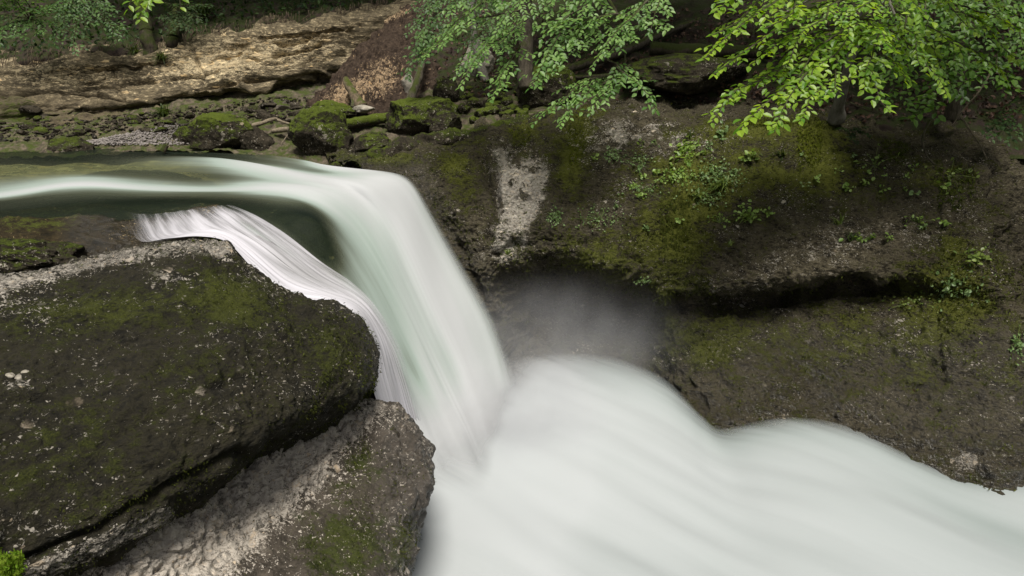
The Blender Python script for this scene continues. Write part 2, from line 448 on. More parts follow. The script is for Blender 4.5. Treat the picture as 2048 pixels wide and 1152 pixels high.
M['leaf_lime'] = leaf_mat("pale_plant_leaves", (.14, .24, .04), (.36, .48, .14), .45, .45)
M['leaf_creep'] = leaf_mat("creeper_leaves", (.09, .16, .04), (.27, .38, .16), .4, .45)
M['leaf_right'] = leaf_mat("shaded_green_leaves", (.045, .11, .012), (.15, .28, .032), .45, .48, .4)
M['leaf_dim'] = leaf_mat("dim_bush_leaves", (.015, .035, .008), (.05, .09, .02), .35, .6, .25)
M['grass'] = leaf_mat("grass_blades", (.08, .13, .02), (.26, .33, .08), .4, .45)
M['grass_dim'] = leaf_mat("dim_grass_blades", (.02, .04, .006), (.07, .10, .015), .4, .5)
M['root'] = simple_mat("hanging_roots", (.03, .023, .016), (.12, .09, .06), 12)
M['litter_leaf'] = leaf_mat("dead_leaves", (.035, .02, .014), (.16, .09, .06), .2, .6, .3)
M['yellow_leaf'] = leaf_mat("fallen_yellow_leaves", (.35, .42, .12), (.5, .5, .2), .3, .5)
M['river'] = water_mat("river_water", su=6.5, sv=.7, amp=.5, white=(.37, .38, .385), rough=.32, thick=.66)
M['fall'] = M['river']
M['casc'] = water_mat("cascade_water", su=11, sv=.8, amp=.9, white=(.46, .45, .485), thick=.8, green=(.26, .26, .26), veil=2.2, lo=.1, hi=.95)
M['pool'] = water_mat("pool_water", su=9, sv=.9, amp=.28, white=(.338, .357, .364), green=(.175, .21, .20))

# ------------------------------------------------------------------ water
def zz(px, py, z, *e): return (px, py, dz(py, z), *e)

# streamlines of the main flow, far side first: (px, py, depth, foam, cover)
SL = [
 [zz(-300, 280, 0, 0, 1), zz(0, 283, 0, 0, 1), zz(300, 285, 0, .02, 1), zz(450, 299, 0, .03, 1), zz(600, 319, 0, .3, 1), zz(640, 328, .1, .9, .9), zz(690, 335, .12, 1.1, .9), zz(785, 344, 0, .8, .4), (828, 354, 13.45, .8, .08), (856, 400, 13.4, .75, .0), (892, 460, 13.3, .7, .0), (940, 540, 13.2, .75, .0), (992, 625, 13.0, .7, .05), (1014, 695, 12.9, .75, .1), (1030, 775, 12.6, .8, .3), (1045, 870, 12.3, .95, .6)],
 [zz(-300, 296, 0, 0, 1), zz(0, 303, 0, 0, 1), zz(200, 310, 0, .03, 1), zz(400, 313, 0, .05, 1), zz(550, 332, .02, .3, 1), zz(640, 344, .04, .3, 1), zz(690, 350, .08, .55, 1), zz(760, 353, .08, .98, 1), (806, 362, 13.1, 1, 1), (842, 430, 13.0, 1, .8), (882, 512, 12.9, 1, .78), (928, 602, 12.7, 1, .8), (964, 692, 12.6, .95, .95), (990, 772, 12.4, .95, 1), (1012, 870, 12.0, 1, 1)],
 [zz(-300, 318, 0, .03, 1), zz(0, 322, 0, .05, 1), zz(200, 325, 0, .08, 1), zz(400, 316, .1, .35, 1), zz(520, 328, .12, .9, 1), zz(620, 352, .08, .95, 1), zz(720, 366, .08, 1, 1), (772, 398, 12.5, 1, 1), (815, 470, 12.4, 1, 1), (856, 560, 12.3, 1, 1), (897, 650, 12.2, 1, 1), (937, 740, 12.1, .98, 1), (972, 830, 11.9, 1, 1), (990, 890, 11.7, 1, 1)],
 [zz(-300, 355, 0, .10, 1), zz(0, 350, 0, .12, 1), zz(150, 345, 0, .16, 1), zz(300, 350, 0, .12, 1), zz(430, 352, 0, .16, 1), zz(560, 360, .06, .55, 1), zz(650, 368, .1, .9, 1), (722, 395, 12.3, .95, 1), (775, 465, 12.2, .9, 1), (822, 560, 12.1, .95, 1), (862, 650, 12.0, .98, 1), (905, 745, 11.95, .9, 1), (945, 835, 11.8, .95, 1), (968, 895, 11.6, 1, 1)],
 [zz(-300, 420, 0, .5, 1), zz(0, 392, .02, .8, 1), zz(100, 375, .06, .95, 1), zz(180, 368, .1, 1.05, 1), zz(300, 377, .03, .75, 1), zz(430, 380, .0, .62, 1), zz(540, 374, .05, .95, 1), zz(630, 383, .05, .85, 1), (700, 425, 11.9, .62, 1), (755, 505, 11.8, .5, 1), (800, 595, 11.75, .62, 1), (842, 685, 11.7, .72, 1), (885, 775, 11.7, .68, 1), (925, 850, 11.6, .85, 1), (945, 895, 11.5, 1, 1)],
 [zz(-300, 428, 0, .12, 1), zz(0, 402, .0, .1, 1), zz(150, 385, .04, .18, 1), zz(300, 389, 0, .2, 1), zz(450, 390, 0, .18, 1), zz(560, 393, 0, .3, 1), zz(632, 420, -.12, .1, 1), (690, 480, 11.4, .36, 1), (742, 565, 11.4, .46, 1), (790, 655, 11.4, .5, 1), (836, 750, 11.45, .45, 1), (880, 835, 11.4, .66, 1), (908, 895, 11.3, .95, 1)],
 [zz(-300, 440, 0, .03, 1), zz(0, 418, 0, .05, 1), zz(200, 402, 0, .03, 1), zz(400, 399, 0, .02, 1), zz(520, 412, -.05, .04, 1), (600, 448, 10.95, -.05, 1), (655, 500, 11.0, -.05, 1), (700, 560, 11.05, .3, 1), (755, 645, 11.1, .52, 1), (806, 745, 11.2, .52, 1), (854, 830, 11.2, .6, 1), (882, 895, 11.1, .9, 1)],
 [zz(-300, 452, 0, .0, 1), zz(0, 430, 0, .0, 1), zz(200, 418, 0, .0, 1), zz(380, 408, 0, .02, 1), (470, 425, 10.65, .05, 1), (552, 468, 10.65, .16, 1), (610, 512, 10.7, .14, 1), (672, 558, 10.7, .25, 1), (725, 615, 10.7, .7, 1), (775, 705, 10.8, .65, 1), (818, 795, 10.9, .65, 1), (850, 860, 11.0, .8, 1), (865, 900, 10.9, .95, 1)],
 [zz(-300, 475, -.1, .0, 1), zz(0, 455, -.1, .0, 1), zz(240, 440, -.1, .0, 1), zz(420, 430, -.1, .1, 1), (490, 462, 10.5, .6, .9), (556, 512, 10.5, .7, .9), (636, 575, 10.4, .6, 1), (690, 600, 10.4, .8, 1), (732, 642, 10.4, .8, 1), (758, 705, 10.4, .8, 1), (776, 785, 10.5, .8, 1), (805, 850, 10.7, .85, 1), (825, 900, 10.7, .95, 1)],
]
for l_ in SL:
    x_, y_, d_ = l_[-1][:3]
    l_ += [(x_ + 24, y_ + 60, d_ - .2, 1, 1), (x_ + 75, y_ + 150, d_ - .95, 1, 1)]
    l_[:] = [(*q_[:3], q_[3] + .35 * float(sstep(740, 870, q_[1])), q_[4]) for q_ in l_]
# the falling water is not evenly white: strands differ
for l_, k_ in zip(SL, (.95, .86, 1.04, .78, .98, .92, 1.0, .9, .85)):
    l_[:] = [(*q_[:3], q_[3] * (k_ if 395 < q_[1] < 800 and q_[0] > 640 else 1), q_[4]) for q_ in l_]
# the crest line is narrow: flank it with darker water
cr_ = SL[4]
def flank(dy, k, nb, t):
    out = []
    for i, q_ in enumerate(cr_):
        x_, y_, d_, f_, c_ = q_
        if i <= 5: out.append(zz(x_, y_ + dy, (2.5 + d_ * ((576 - y_) / F * math.cos(PITCH) - math.sin(PITCH))) * .6, f_ * k, 1))
        else:
            o_ = SL[nb][min(i, len(SL[nb]) - 1)]
            out.append(tuple(a_ * (1 - t) + b_ * t for a_, b_ in zip(q_, o_)))
    return out
SL.insert(5, flank(6, .42, 5, .3)); SL.insert(4, flank(-10, .5, 3, .3))
NV, NU = 420, 240
wpos, wG = loft(SL, NU, NV, chord=True)
wflat = wpos.reshape(-1, 3)
for _ in range(110):
    wpos[:, 1:-1] = .25 * wpos[:, :-2] + .5 * wpos[:, 1:-1] + .25 * wpos[:, 2:]
for _ in range(110):
    wpos[1:-1] = .25 * wpos[:-2] + .5 * wpos[1:-1] + .25 * wpos[2:]
wn = normals(wpos)
uu, vv = np.meshgrid(np.linspace(0, 1, NU), np.linspace(0, 1, NV), indexing='ij')
flow = np.stack([uu.ravel() * 1.6, vv.ravel() * 4], 1)
# gentle long undulations along the flow
amp = .02 * noise(np.stack([uu.ravel() * 9, vv.ravel() * 7, np.zeros(uu.size)], 1), 5)
amp += .004 * noise(np.stack([uu.ravel() * 26, vv.ravel() * 5, np.zeros(uu.size)], 1), 8)
wpos2 = wpos + wn * amp.reshape(NU, NV, 1)
wn2 = normals(wpos2)
lip = int(NV * .47)
def part_grid(pos, a, b_):
    return pos[:, a:b_].reshape(-1, *pos.shape[2:])
for nm, a, b_, mt, lab, cat in (("river", 0, lip + 1, 'river', "green glassy river sliding towards the waterfall lip with white crest line", "river"),
                               ("waterfall", lip, NV, 'fall', "broad silky white waterfall pouring over the lip into the pool", "waterfall")):
    n_ = b_ - a
    o = build(nm, part_grid(wpos2, a, b_), grid_faces(NU, n_), M[mt], attrs={"foam": part_grid(wG[..., 3], a, b_), "cover": np.clip(part_grid(wG[..., 4], a, b_), 0, 1)},
              uv=part_grid(flow.reshape(NU, NV, 2), a, b_))
    nn = part_grid(wn2, a, b_)
    flip = np.array(o.data.polygons[0].normal) @ nn[0] < 0
    if flip: o.data.flip_normals()
    o.data.normals_split_custom_set_from_vertices([tuple(q) for q in nn])
    tag(o, lab, cat, kind='structure')
# the rock bed the water runs over, a third of a metre down
bd = Surf(SL, 120, 210, chord=True)
bd.pos = wpos[::2, ::2].copy(); bd.n = normals(bd.pos)
bp = bd.flat()
bd.pos = bd.pos + np.array([-.12, .20, -.27]) * (1 + .35 * np.clip(fbm(bp * .8, 4, 3), -1.2, .5).reshape(120, 210, 1) * -1)
bp = bd.flat(); bd.refresh()
olive = 1.2 * blob(bd.px, bd.py, 200, 340, 420, 36) + .8 * blob(bd.px, bd.py, 480, 360, 160, 22)
dk = np.clip(1.6 * sstep(16, 5, poly_dist(bd.px, bd.py + 8 * noise(bp * 3, 5), [(150, 366), (240, 352), (330, 354), (420, 374)])), 0, 1)
o = build("riverbed", bp, grid_faces(120, 210), M['bed'], attrs={"moss": .25 + .4 * dk - .2 * olive, "pale": np.clip(olive * .8 - 1.6 * dk, 0, 1), "wet": np.clip(.5 + dk * .5, 0, 1)})
tag(o, "olive rock bed showing through the clear upper river", "riverbed", kind='structure')

# thin cascade over the near ledge, then down the trough beside the big boulder
CL = [
 [(240, 422, 10.62, .5, .15), (256, 448, 10.36, .55, .35), (282, 484, 10.0, .8, .6), (340, 478, 9.75, 1, 1), (400, 473, 9.6, 1, 1), (455, 484, 9.5, 1, 1), (508, 538, 9.4, .95, 1), (572, 596, 9.3, .95, 1), (640, 602, 9.3, 1, 1), (700, 632, 9.35, .8, .9), (730, 690, 9.4, .8, .8), (742, 760, 9.5, .8, .8), (770, 850, 9.9, .9, .8)],
 [(292, 428, 10.62, .6, .25), (304, 450, 10.42, .75, .75), (326, 476, 10.1, .95, .9), (386, 468, 9.9, 1, 1), (446, 473, 9.75, 1, 1), (506, 522, 9.6, 1, 1), (576, 580, 9.5, 1, 1), (650, 594, 9.5, 1, 1), (708, 622, 9.5, .9, 1), (743, 680, 9.6, .85, 1), (760, 755, 9.8, .85, 1), (790, 860, 10.2, .95, 1)],
 [(345, 424, 10.64, .6, .3), (360, 443, 10.48, .75, .8), (384, 464, 10.2, .9, .95), (440, 462, 10.05, 1, 1), (500, 498, 9.9, .95, 1), (572, 556, 9.8, .85, 1), (640, 584, 9.7, .95, 1), (714, 612, 9.7, .85, .95), (755, 674, 9.9, .85, .95), (778, 760, 10.1, .85, .95), (808, 868, 10.6, 1, 1)],
 [(395, 417, 10.68, .55, .3), (416, 436, 10.55, .8, .8), (444, 455, 10.35, .85, .9), (500, 484, 10.2, .85, .9), (570, 536, 10.1, .7, .8), (640, 574, 10.0, .8, .85), (718, 605, 9.95, .8, .85), (764, 668, 10.1, .8, .9), (792, 755, 10.35, .8, .85), (822, 870, 10.8, 1, 1)],
 [(436, 411, 10.74, .5, .3), (464, 428, 10.62, .85, .85), (500, 455, 10.5, .8, .8), (560, 498, 10.4, .7, .7), (630, 552, 10.3, .6, .65), (700, 590, 10.2, .7, .7), (742, 625, 10.2, .75, .75), (782, 692, 10.4, .7, .65), (808, 765, 10.6, .7, .6), (838, 872, 11.0, .95, .9)],
 [(462, 410, 10.8, .4, .15), (514, 432, 10.7, .8, .5), (574, 470, 10.6, .85, .6), (642, 524, 10.55, .8, .55), (704, 566, 10.55, .75, .5), (752, 615, 10.5, .75, .4), (798, 690, 10.7, .7, .2), (826, 765, 10.85, .7, .0), (852, 872, 11.1, .9, .3)],
]
CL = [[(*q_[:4], q_[4] * (.8 if k in (1, 2) else 1.0)) for k, q_ in enumerate(l_)] for l_ in CL]
cu, cv_ = 130, 200
cpos, cG = loft(CL, cu, cv_, chord=False)
cn = normals(cpos)
uu, vv = np.meshgrid(np.linspace(0, 1, cu), np.linspace(0, 1, cv_), indexing='ij')
q = np.stack([uu.ravel() * 26, vv.ravel() * 3.5, np.zeros(uu.size)], 1)
cpos = cpos + cn * (.03 * noise(q * .8, 3) + .006 * noise(q * 2.3, 4)).reshape(cu, cv_, 1)
o = build("cascade", cpos.reshape(-1, 3), grid_faces(cu, cv_), M['casc'], attrs={"foam": cG[..., 3], "cover": np.clip(cG[..., 4], 0, 1)},
          uv=np.stack([uu.ravel() * 1.1, vv.ravel() * 3], 1))
tag(o, "thin white side cascade spilling over the wet ledge beside the big boulder", "cascade", kind='structure')

# little splash of white water at the far edge of the lip
# the pool: back edge first, then rows towards the camera
PL_back = [(660, 880, 11.0), (790, 815, 11.9), (870, 780, 12.5), (930, 750, 12.95), (985, 727, 13.25), (1030, 712, 13.4), (1100, 703, 13.6), (1200, 704, 13.6), (1275, 726, 13.3), (1330, 755, 12.95), (1372, 793, 12.6), (1405, 827, 12.35), (1440, 852, 12.05), (1505, 840, 11.9), (1580, 831, 11.8), (1650, 838, 11.65), (1720, 857, 11.45), (1800, 896, 11.1), (1880, 930, 10.85), (1960, 944, 10.7), (2060, 940, 10.7), (2250, 950, 10.6)]
rows = []
NB_ = len(PL_back)
bk = np.array(PL_back)
front = [(760, 870, 11.2), (800, 960, 10.3), (800, 1080, 9.3), (790, 1250, 8.3)]
def prow(t):
    return
# each column runs from behind the back edge to the front of the frame
PC = []
for i, (x, y, d) in enumerate(PL_back):
    s = i / (NB_ - 1)
    xb = 560 + s * 1850
    yb = 1420
    db = dz(yb, -4.05)
    col = [(x + 4, y + 40, d + .8, .8, 0), (x, y + 3, d + .12, .8, .12 if i > 5 else 0)]
    for k, t in enumerate((.05, .14, .3, .5, .72, 1.0)):
        px_, py_ = x + (xb - x) * t ** 1.15, y + (yb - y) * t
        zb = -4.05 + (1 - t) ** 2 * (2.5 + d * ((576 - y) / F * math.cos(PITCH) - math.sin(PITCH)) + 4.05)
        fo = .96 - .16 * s * (1 - t) + .0 * t
        if i < 7: fo = 1.05
        if k == 0 and 6 < i: fo -= .16
        col.append((px_, py_, dz(py_, zb), fo, ((0, .03, .5, 1, 1, 1)[k] if i < 5 else (.3, .7, 1, 1, 1, 1)[k] if i == 5 else .6 if k == 0 else 1)))
    PC.append(col)
pu, pv = 260, 160
ppos, pG = loft(PC, pu, pv, chord=False)
pp = ppos.reshape(-1, 3)
fl_dir = np.array([.80, -.6]); across = np.array([.6, .80])
fx = pp[:, :2] @ fl_dir; fy = pp[:, :2] @ across
und = .11 * noise(np.stack([fx * .35, fy * .9, fx * 0], 1), 2) + .045 * noise(np.stack([fx * .5, fy * 2.3, fx * 0], 1), 9)
ppx, ppy, pd_ = proj(pp)
pp = pp + np.stack([und * 0, und * 0, und * sstep(0, .5, pG[..., 4].ravel())], 1)
foam = pG[..., 3].ravel() - .02 + .05 * noise(np.stack([fx * .28, fy * 1.1, fx * 0], 1), 21) + .12 * blob(ppx, ppy, 1040, 880, 200, 150) - .06 * blob(ppx, ppy, 1600, 950, 330, 60, 22) - .07 * sstep(930, 1150, ppy) - .16 * blob(ppx, ppy, 1960, 1040, 260, 34, 25)
o = build("pool", pp, grid_faces(pu, pv), M['pool'], attrs={"foam": foam, "cover": np.clip(pG[..., 4], 0, 1)}, uv=np.stack([fy * .16, fx * .18], 1))
tag(o, "milky white foaming plunge pool streaming away below the waterfall", "pool", kind='structure')

# ------------------------------------------------------------------ rock masses
def rock_disp(p, seed, big=.16, mid=.05, fine=.016, peb=.02, ps=9.0, lay=0.0, lz=5.0, dip=(-.3, 0)):
    d = big * fbm(p * .7, 3, seed) + mid * fbm(p * 2.6, 4, seed + 11) + fine * fbm(p * 11, 4, seed + 23, .6)
    if peb:
        f1, f2, r_ = worley(p * ps, seed)
        d += peb * np.sqrt(np.clip(1 - (f1 / .62) ** 2, 0, 1)) * (r_ > .45) * sstep(-.25, .35, fbm(p * 1.7, 2, seed + 40))
    if lay:
        zl = (p[:, 2] + dip[0] * p[:, 0] + dip[1] * p[:, 1]) * lz + .9 * fbm(p * np.array([.7, .7, 1.2]), 3, seed + 5)
        k = zl - np.floor(zl)
        d += lay * (k ** 1.8 - sstep(.86, 1, k)) * (.6 + .8 * noise(p * .6, seed + 9))
    return d

WL = [
 [(640, 300, 16.2), (660, 318, 15.3), (690, 334, 14.6), (770, 352, 14.2), (840, 430, 13.95), (895, 520, 13.8), (945, 610, 13.7), (985, 700, 13.6), (1000, 800, 13.4), (1010, 930, 13.2)],
 [(770, 288, 16), (790, 318, 15.0), (826, 346, 14.25), (862, 420, 13.95), (908, 500, 13.75), (952, 572, 13.6), (985, 640, 13.8), (1000, 720, 13.9), (1010, 800, 13.7), (1015, 930, 13.3)],
 [(900, 262, 16.3), (900, 295, 15.2), (885, 345, 14.45), (905, 405, 13.95), (940, 465, 13.65), (970, 525, 13.45), (998, 590, 13.9), (1020, 655, 14.3), (1030, 730, 14.3), (1035, 930, 13.6)],
 [(1000, 240, 16.6), (1000, 280, 15.1), (1000, 335, 14.35), (1008, 405, 13.85), (1022, 462, 13.5), (1042, 515, 13.55), (1054, 556, 14.1), (1070, 625, 14.75), (1078, 735, 14.4), (1080, 930, 13.6)],
 [(1120, 210, 17), (1120, 255, 15.4), (1120, 318, 14.45), (1125, 398, 13.8), (1130, 452, 13.35), (1135, 500, 13.25), (1138, 548, 14.0), (1144, 620, 14.8), (1150, 720, 14.3), (1155, 930, 13.5)],
 [(1270, 185, 17.4), (1270, 235, 15.6), (1275, 318, 14.45), (1280, 408, 13.7), (1280, 488, 13.3), (1280, 552, 13.1), (1282, 592, 13.75), (1285, 628, 14.5), (1290, 720, 14.0), (1300, 930, 13.2)],
 [(1345, 188, 17.2), (1345, 238, 15.5), (1348, 318, 14.4), (1350, 408, 13.65), (1350, 492, 13.2), (1347, 566, 12.95), (1345, 608, 13.2), (1340, 640, 13.4), (1352, 730, 12.95), (1385, 930, 12.4)],
 [(1430, 192, 17), (1430, 240, 15.4), (1430, 320, 14.25), (1430, 410, 13.5), (1430, 500, 13.0), (1425, 572, 12.75), (1425, 600, 13.2), (1420, 634, 13.3), (1425, 730, 12.65), (1450, 930, 11.9)],
 [(1590, 205, 16.6), (1590, 245, 15.1), (1590, 320, 14.0), (1590, 410, 13.1), (1590, 500, 12.6), (1590, 558, 12.35), (1590, 586, 13.0), (1590, 618, 13.05), (1595, 740, 12.3), (1600, 930, 11.6)],
 [(1780, 230, 16), (1780, 275, 14.7), (1790, 340, 13.7), (1790, 420, 12.8), (1790, 500, 12.2), (1790, 545, 12.0), (1788, 572, 12.45), (1785, 615, 12.35), (1785, 750, 11.6), (1785, 980, 10.9)],
 [(1900, 245, 15.6), (1905, 285, 14.4), (1905, 350, 13.3), (1905, 425, 12.45), (1905, 500, 11.95), (1908, 548, 11.75), (1912, 590, 11.8), (1915, 640, 11.6), (1918, 780, 11.1), (1918, 1010, 10.5)],
 [(1985, 255, 15.2), (1990, 300, 14.1), (1990, 360, 13.0), (1992, 430, 12.25), (1996, 500, 11.85), (2005, 555, 11.65), (2015, 600, 11.55), (2030, 650, 11.35), (2045, 800, 10.8), (2050, 1030, 10.2)],
 [(2080, 255, 16.30), (2085, 300, 15.30), (2090, 360, 14.40), (2095, 430, 13.60), (2100, 500, 13.20), (2105, 555, 13.00), (2110, 600, 12.80), (2115, 650, 12.50), (2120, 800, 11.90), (2120, 1040, 11.30)],
 [(2500, 220, 14.5), (2500, 270, 13), (2500, 340, 12), (2500, 420, 11.4), (2500, 500, 11), (2500, 560, 10.7), (2500, 620, 10.5), (2500, 680, 10.2), (2500, 820, 9.6), (2500, 1080, 9.0)],
]
wall = Surf(WL, 760, 460)
p = wall.flat(); px, py = wall.px, wall.py
dsp = rock_disp(p, 31, big=.17, mid=.11, fine=.05, peb=.02, ps=10, lay=.11, lz=2.4, dip=(-.42, .1))
pit, _, pr = worley(p * np.array([5.5, 5.5, 9]) + .5 * np.stack([noise(p * 4, 61)] * 3, 1), 64)
dsp -= .06 * sstep(.42, .1, pit) * (pr > .55) * sstep(-.2, .3, fbm(p * .9, 2, 66))
f1, f2, rr = worley(p * np.array([7, 7, 10]), 77)
pebm = np.clip(blob(px, py, 1650, 500, 420, 85, -12) + 1.0 * blob(px, py, 1040, 390, 80, 110) + .35 * blob(px, py, 1650, 760, 300, 160), 0, 1)
dsp += pebm * .05 * (np.sqrt(np.clip(1 - (f1 / .7) ** 2, 0, 1)) * (rr > .35) - .5 * (rr < .15))
for line, wd, dep in (
    ([(962, 300), (972, 350), (990, 395), (985, 440), (980, 470)], 9, .3),
    ([(1005, 290), (1000, 330), (990, 395)], 7, .2),
    ([(1350, 607), (1450, 612), (1560, 600), (1620, 588), (1700, 574), (1780, 572)], 13, .42),
    ([(1560, 598), (1620, 583), (1690, 568)], 11, .25),
    ([(1000, 512), (1080, 478), (1180, 482), (1280, 520)], 8, .10),
    ([(1995, 350), (2000, 450), (2008, 560), (2030, 650), (2045, 760)], 10, .5),
    ([(1710, 320), (1715, 400), (1718, 460)], 5, .08),
    ([(1870, 600), (1880, 700), (1890, 780)], 5, .06),
    ([(860, 360), (880, 430), (930, 520), (965, 590)], 12, .12),
    ([(1400, 830), (1440, 740), (1500, 700), (1560, 690)], 22, .10),
    ([(1480, 740), (1560, 720), (1640, 760), (1640, 840)], 28, .13)):
    dsp -= dep * np.exp(-(poly_dist(px + 14 * noise(p * 2.2, 3), py + 14 * noise(p * 2.2, 4), line) / wd) ** 2)
wall.displace(dsp); wall.refresh()
p = wall.flat(); px, py = wall.px, wall.py
up = wall.n[..., 2].ravel()
pale = 1.7 * blob(px, py, 1042, 408, 32, 56, 14) + .5 * blob(px, py, 1010, 375, 16, 50, 8) + .6 * blob(px, py, 1082, 350, 14, 30, 10) + .5 * blob(px, py, 1000, 455, 30, 12, -20) + .55 * blob(px, py, 1000, 320, 60, 45) + .28 * blob(px, py, 1200, 275, 130, 45, -20) + .33 * blob(px, py, 1330, 280, 160, 45, 5) \
    + .24 * blob(px, py, 1650, 500, 330, 45, -14) + .55 * blob(px, py, 1005, 500, 60, 30) + .25 * blob(px, py, 1450, 700, 70, 40) + .35 * blob(px, py, 890, 380, 25, 70, -30) + .42 * blob(px, py, 1960, 918, 150, 22)
pale -= .9 * blob(px, py, 925, 340, 35, 60, 10)
moss = .33 + .5 * blob(px, py, 1150, 290, 34, 90, 15) + .35 * blob(px, py, 920, 340, 50, 60) + .45 * blob(px, py, 1360, 450, 60, 130, 10) + .4 * blob(px, py, 1500, 260, 130, 25) \
    + .35 * blob(px, py, 1550, 350, 260, 70) + .5 * blob(px, py, 1640, 290, 40, 60) + .35 * blob(px, py, 1900, 540, 90, 130) + .3 * blob(px, py, 1400, 680, 120, 60) + .2 * blob(px, py, 1750, 660, 300, 90) \
    + .25 * blob(px, py, 1230, 500, 200, 60) + .3 * blob(px, py, 1050, 265, 60, 40) + .5 * blob(px, py, 760, 315, 90, 16) - .3 * blob(px, py, 1700, 490, 200, 40, -14)
wet = .85 * blob(px, py, 1150, 640, 230, 90) + .8 * sstep(60, 5, poly_dist(px, py, [(700, 340), (820, 350), (865, 430), (930, 530), (985, 640)])) + .5 * sstep(70, 10, poly_dist(px, py, [(1350, 800), (1440, 860), (1580, 840), (1700, 860), (1880, 930), (2048, 940)])) + .4 * blob(px, py, 1600, 780, 90, 80)
dn_ = sstep(600, 720, py) * sstep(1250, 1420, px)
moss = moss + .04 * dn_; wet = wet + .6 * dn_
pale = pale * (1 + 1.3 * fbm(p * 3.0, 4, 88))
wet = wet + .5 * blob(px, py, 1040, 405, 50, 70)
pale = pale + .12 * fbm(p * 5, 3, 89)
moss = moss + .22 * fbm(p * 1.8, 4, 90)
wall.moss = moss
v2, f2_, ring = wall.closed((1.2, 3.2, .0))
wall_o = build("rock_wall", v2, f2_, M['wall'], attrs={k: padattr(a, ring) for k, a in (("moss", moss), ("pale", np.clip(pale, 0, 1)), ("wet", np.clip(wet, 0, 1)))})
wall.obj = wall_o
tag(wall_o, "mossy undercut rock wall of the gorge rising from the plunge pool", "rock wall", kind='structure')

BL = [
 [(-760, 800, 7.0), (-760, 660, 6.1), (-760, 720, 5.2), (-760, 840, 4.5), (-760, 960, 4.0), (-760, 1090, 3.6), (-760, 1220, 3.4), (-760, 1320, 3.4), (-760, 1400, 3.8)],
 [(-260, 700, 7.6), (-260, 580, 6.6), (-260, 640, 5.6), (-260, 760, 4.9), (-260, 880, 4.4), (-260, 1010, 4.0), (-260, 1130, 3.8), (-260, 1230, 3.8), (-260, 1300, 4.2)],
 [(0, 640, 8.0), (0, 549, 7.0), (0, 605, 6.1), (0, 710, 5.5), (0, 840, 4.9), (0, 970, 4.5), (0, 1090, 4.3), (0, 1180, 4.35), (0, 1240, 4.7)],
 [(130, 610, 8.4), (130, 526, 7.3), (140, 600, 6.3), (150, 720, 5.7), (160, 850, 5.1), (165, 970, 4.7), (165, 1070, 4.55), (165, 1140, 4.65), (165, 1180, 5.1)],
 [(260, 580, 8.7), (260, 497, 7.6), (280, 580, 6.6), (300, 700, 5.9), (310, 830, 5.3), (315, 940, 5.0), (310, 1010, 4.95), (305, 1062, 5.1), (305, 1095, 5.6)],
 [(380, 560, 9), (385, 478, 7.95), (415, 570, 6.9), (435, 680, 6.2), (445, 800, 5.7), (448, 890, 5.5), (440, 940, 5.5), (432, 966, 5.75), (432, 990, 6.3)],
 [(455, 580, 9.1), (458, 489, 8.2), (500, 590, 7.2), (540, 690, 6.6), (560, 780, 6.25), (562, 835, 6.15), (556, 866, 6.3), (550, 884, 6.6), (550, 905, 7.1)],
 [(540, 650, 9.1), (540, 566, 8.4), (585, 645, 7.5), (620, 720, 7.0), (640, 775, 6.8), (642, 812, 6.8), (636, 834, 7.0), (630, 848, 7.25), (630, 868, 7.7)],
 [(620, 690, 9.1), (612, 600, 8.6), (652, 660, 7.9), (682, 725, 7.5), (694, 768, 7.4), (694, 792, 7.45), (690, 806, 7.6), (686, 816, 7.9), (686, 834, 8.3)],
 [(690, 710, 9.2), (688, 613, 8.75), (708, 660, 8.3), (724, 715, 8.05), (728, 752, 8.0), (724, 772, 8.1), (720, 782, 8.2), (716, 792, 8.4), (716, 806, 8.7)],
 [(725, 730, 9.35), (730, 656, 9.0), (740, 682, 8.75), (746, 710, 8.6), (744, 738, 8.55), (740, 756, 8.6), (736, 766, 8.7), (734, 776, 8.8), (732, 790, 9.0)],
 [(700, 740, 9.7), (722, 675, 9.4), (728, 695, 9.35), (732, 715, 9.3), (732, 740, 9.3), (730, 755, 9.3), (728, 765, 9.3), (726, 775, 9.35), (724, 790, 9.4)],
]
bou = Surf(BL, 520, 400)
p = bou.flat(); px, py = bou.px, bou.py
dsp = rock_disp(p, 52, big=.10, mid=.06, fine=.026, peb=.02, ps=11, lay=.035, lz=3.2, dip=(-.35, -.1))
for line, wd, dep in (([(60, 1120), (200, 1062), (310, 1002), (400, 945), (480, 905)], 10, .10), ([(0, 815), (90, 800), (190, 830)], 7, .05),
                      ([(250, 690), (330, 655), (430, 640)], 7, .04), ([(200, 890), (330, 820), (470, 760)], 9, .05), ([(380, 610), (470, 640), (560, 700)], 8, .035)):
    dsp -= dep * np.exp(-(poly_dist(px + 10 * noise(p * 3, 3), py + 10 * noise(p * 3, 4), line) / wd) ** 2)
bou.displace(dsp); bou.refresh(); p = bou.flat(); px, py = bou.px, bou.py
pale = .56 * sstep(36, 4, poly_dist(px, py, [(0, 560), (130, 540), (260, 510), (390, 492), (440, 500)])) + .25 * sstep(40, 6, poly_dist(px, py, [(440, 490), (520, 555), (590, 600), (680, 620)])) \
    + .55 * blob(px, py, 330, 550, 60, 14, 10) + .45 * blob(px, py, 0, 600, 70, 30) + .6 * sstep(38, 10, poly_dist(px, py, [(60, 1150), (200, 1090), (330, 1030)])) + .4 * blob(px, py, 30, 1040, 110, 40) \
    + .2 * blob(px, py, 450, 680, 150, 40, -20) + .3 * blob(px, py, 600, 785, 100, 20, -25) + .5 * blob(px, py, 40, 770, 60, 20) - .12 * blob(px, py, 250, 900, 300, 120)
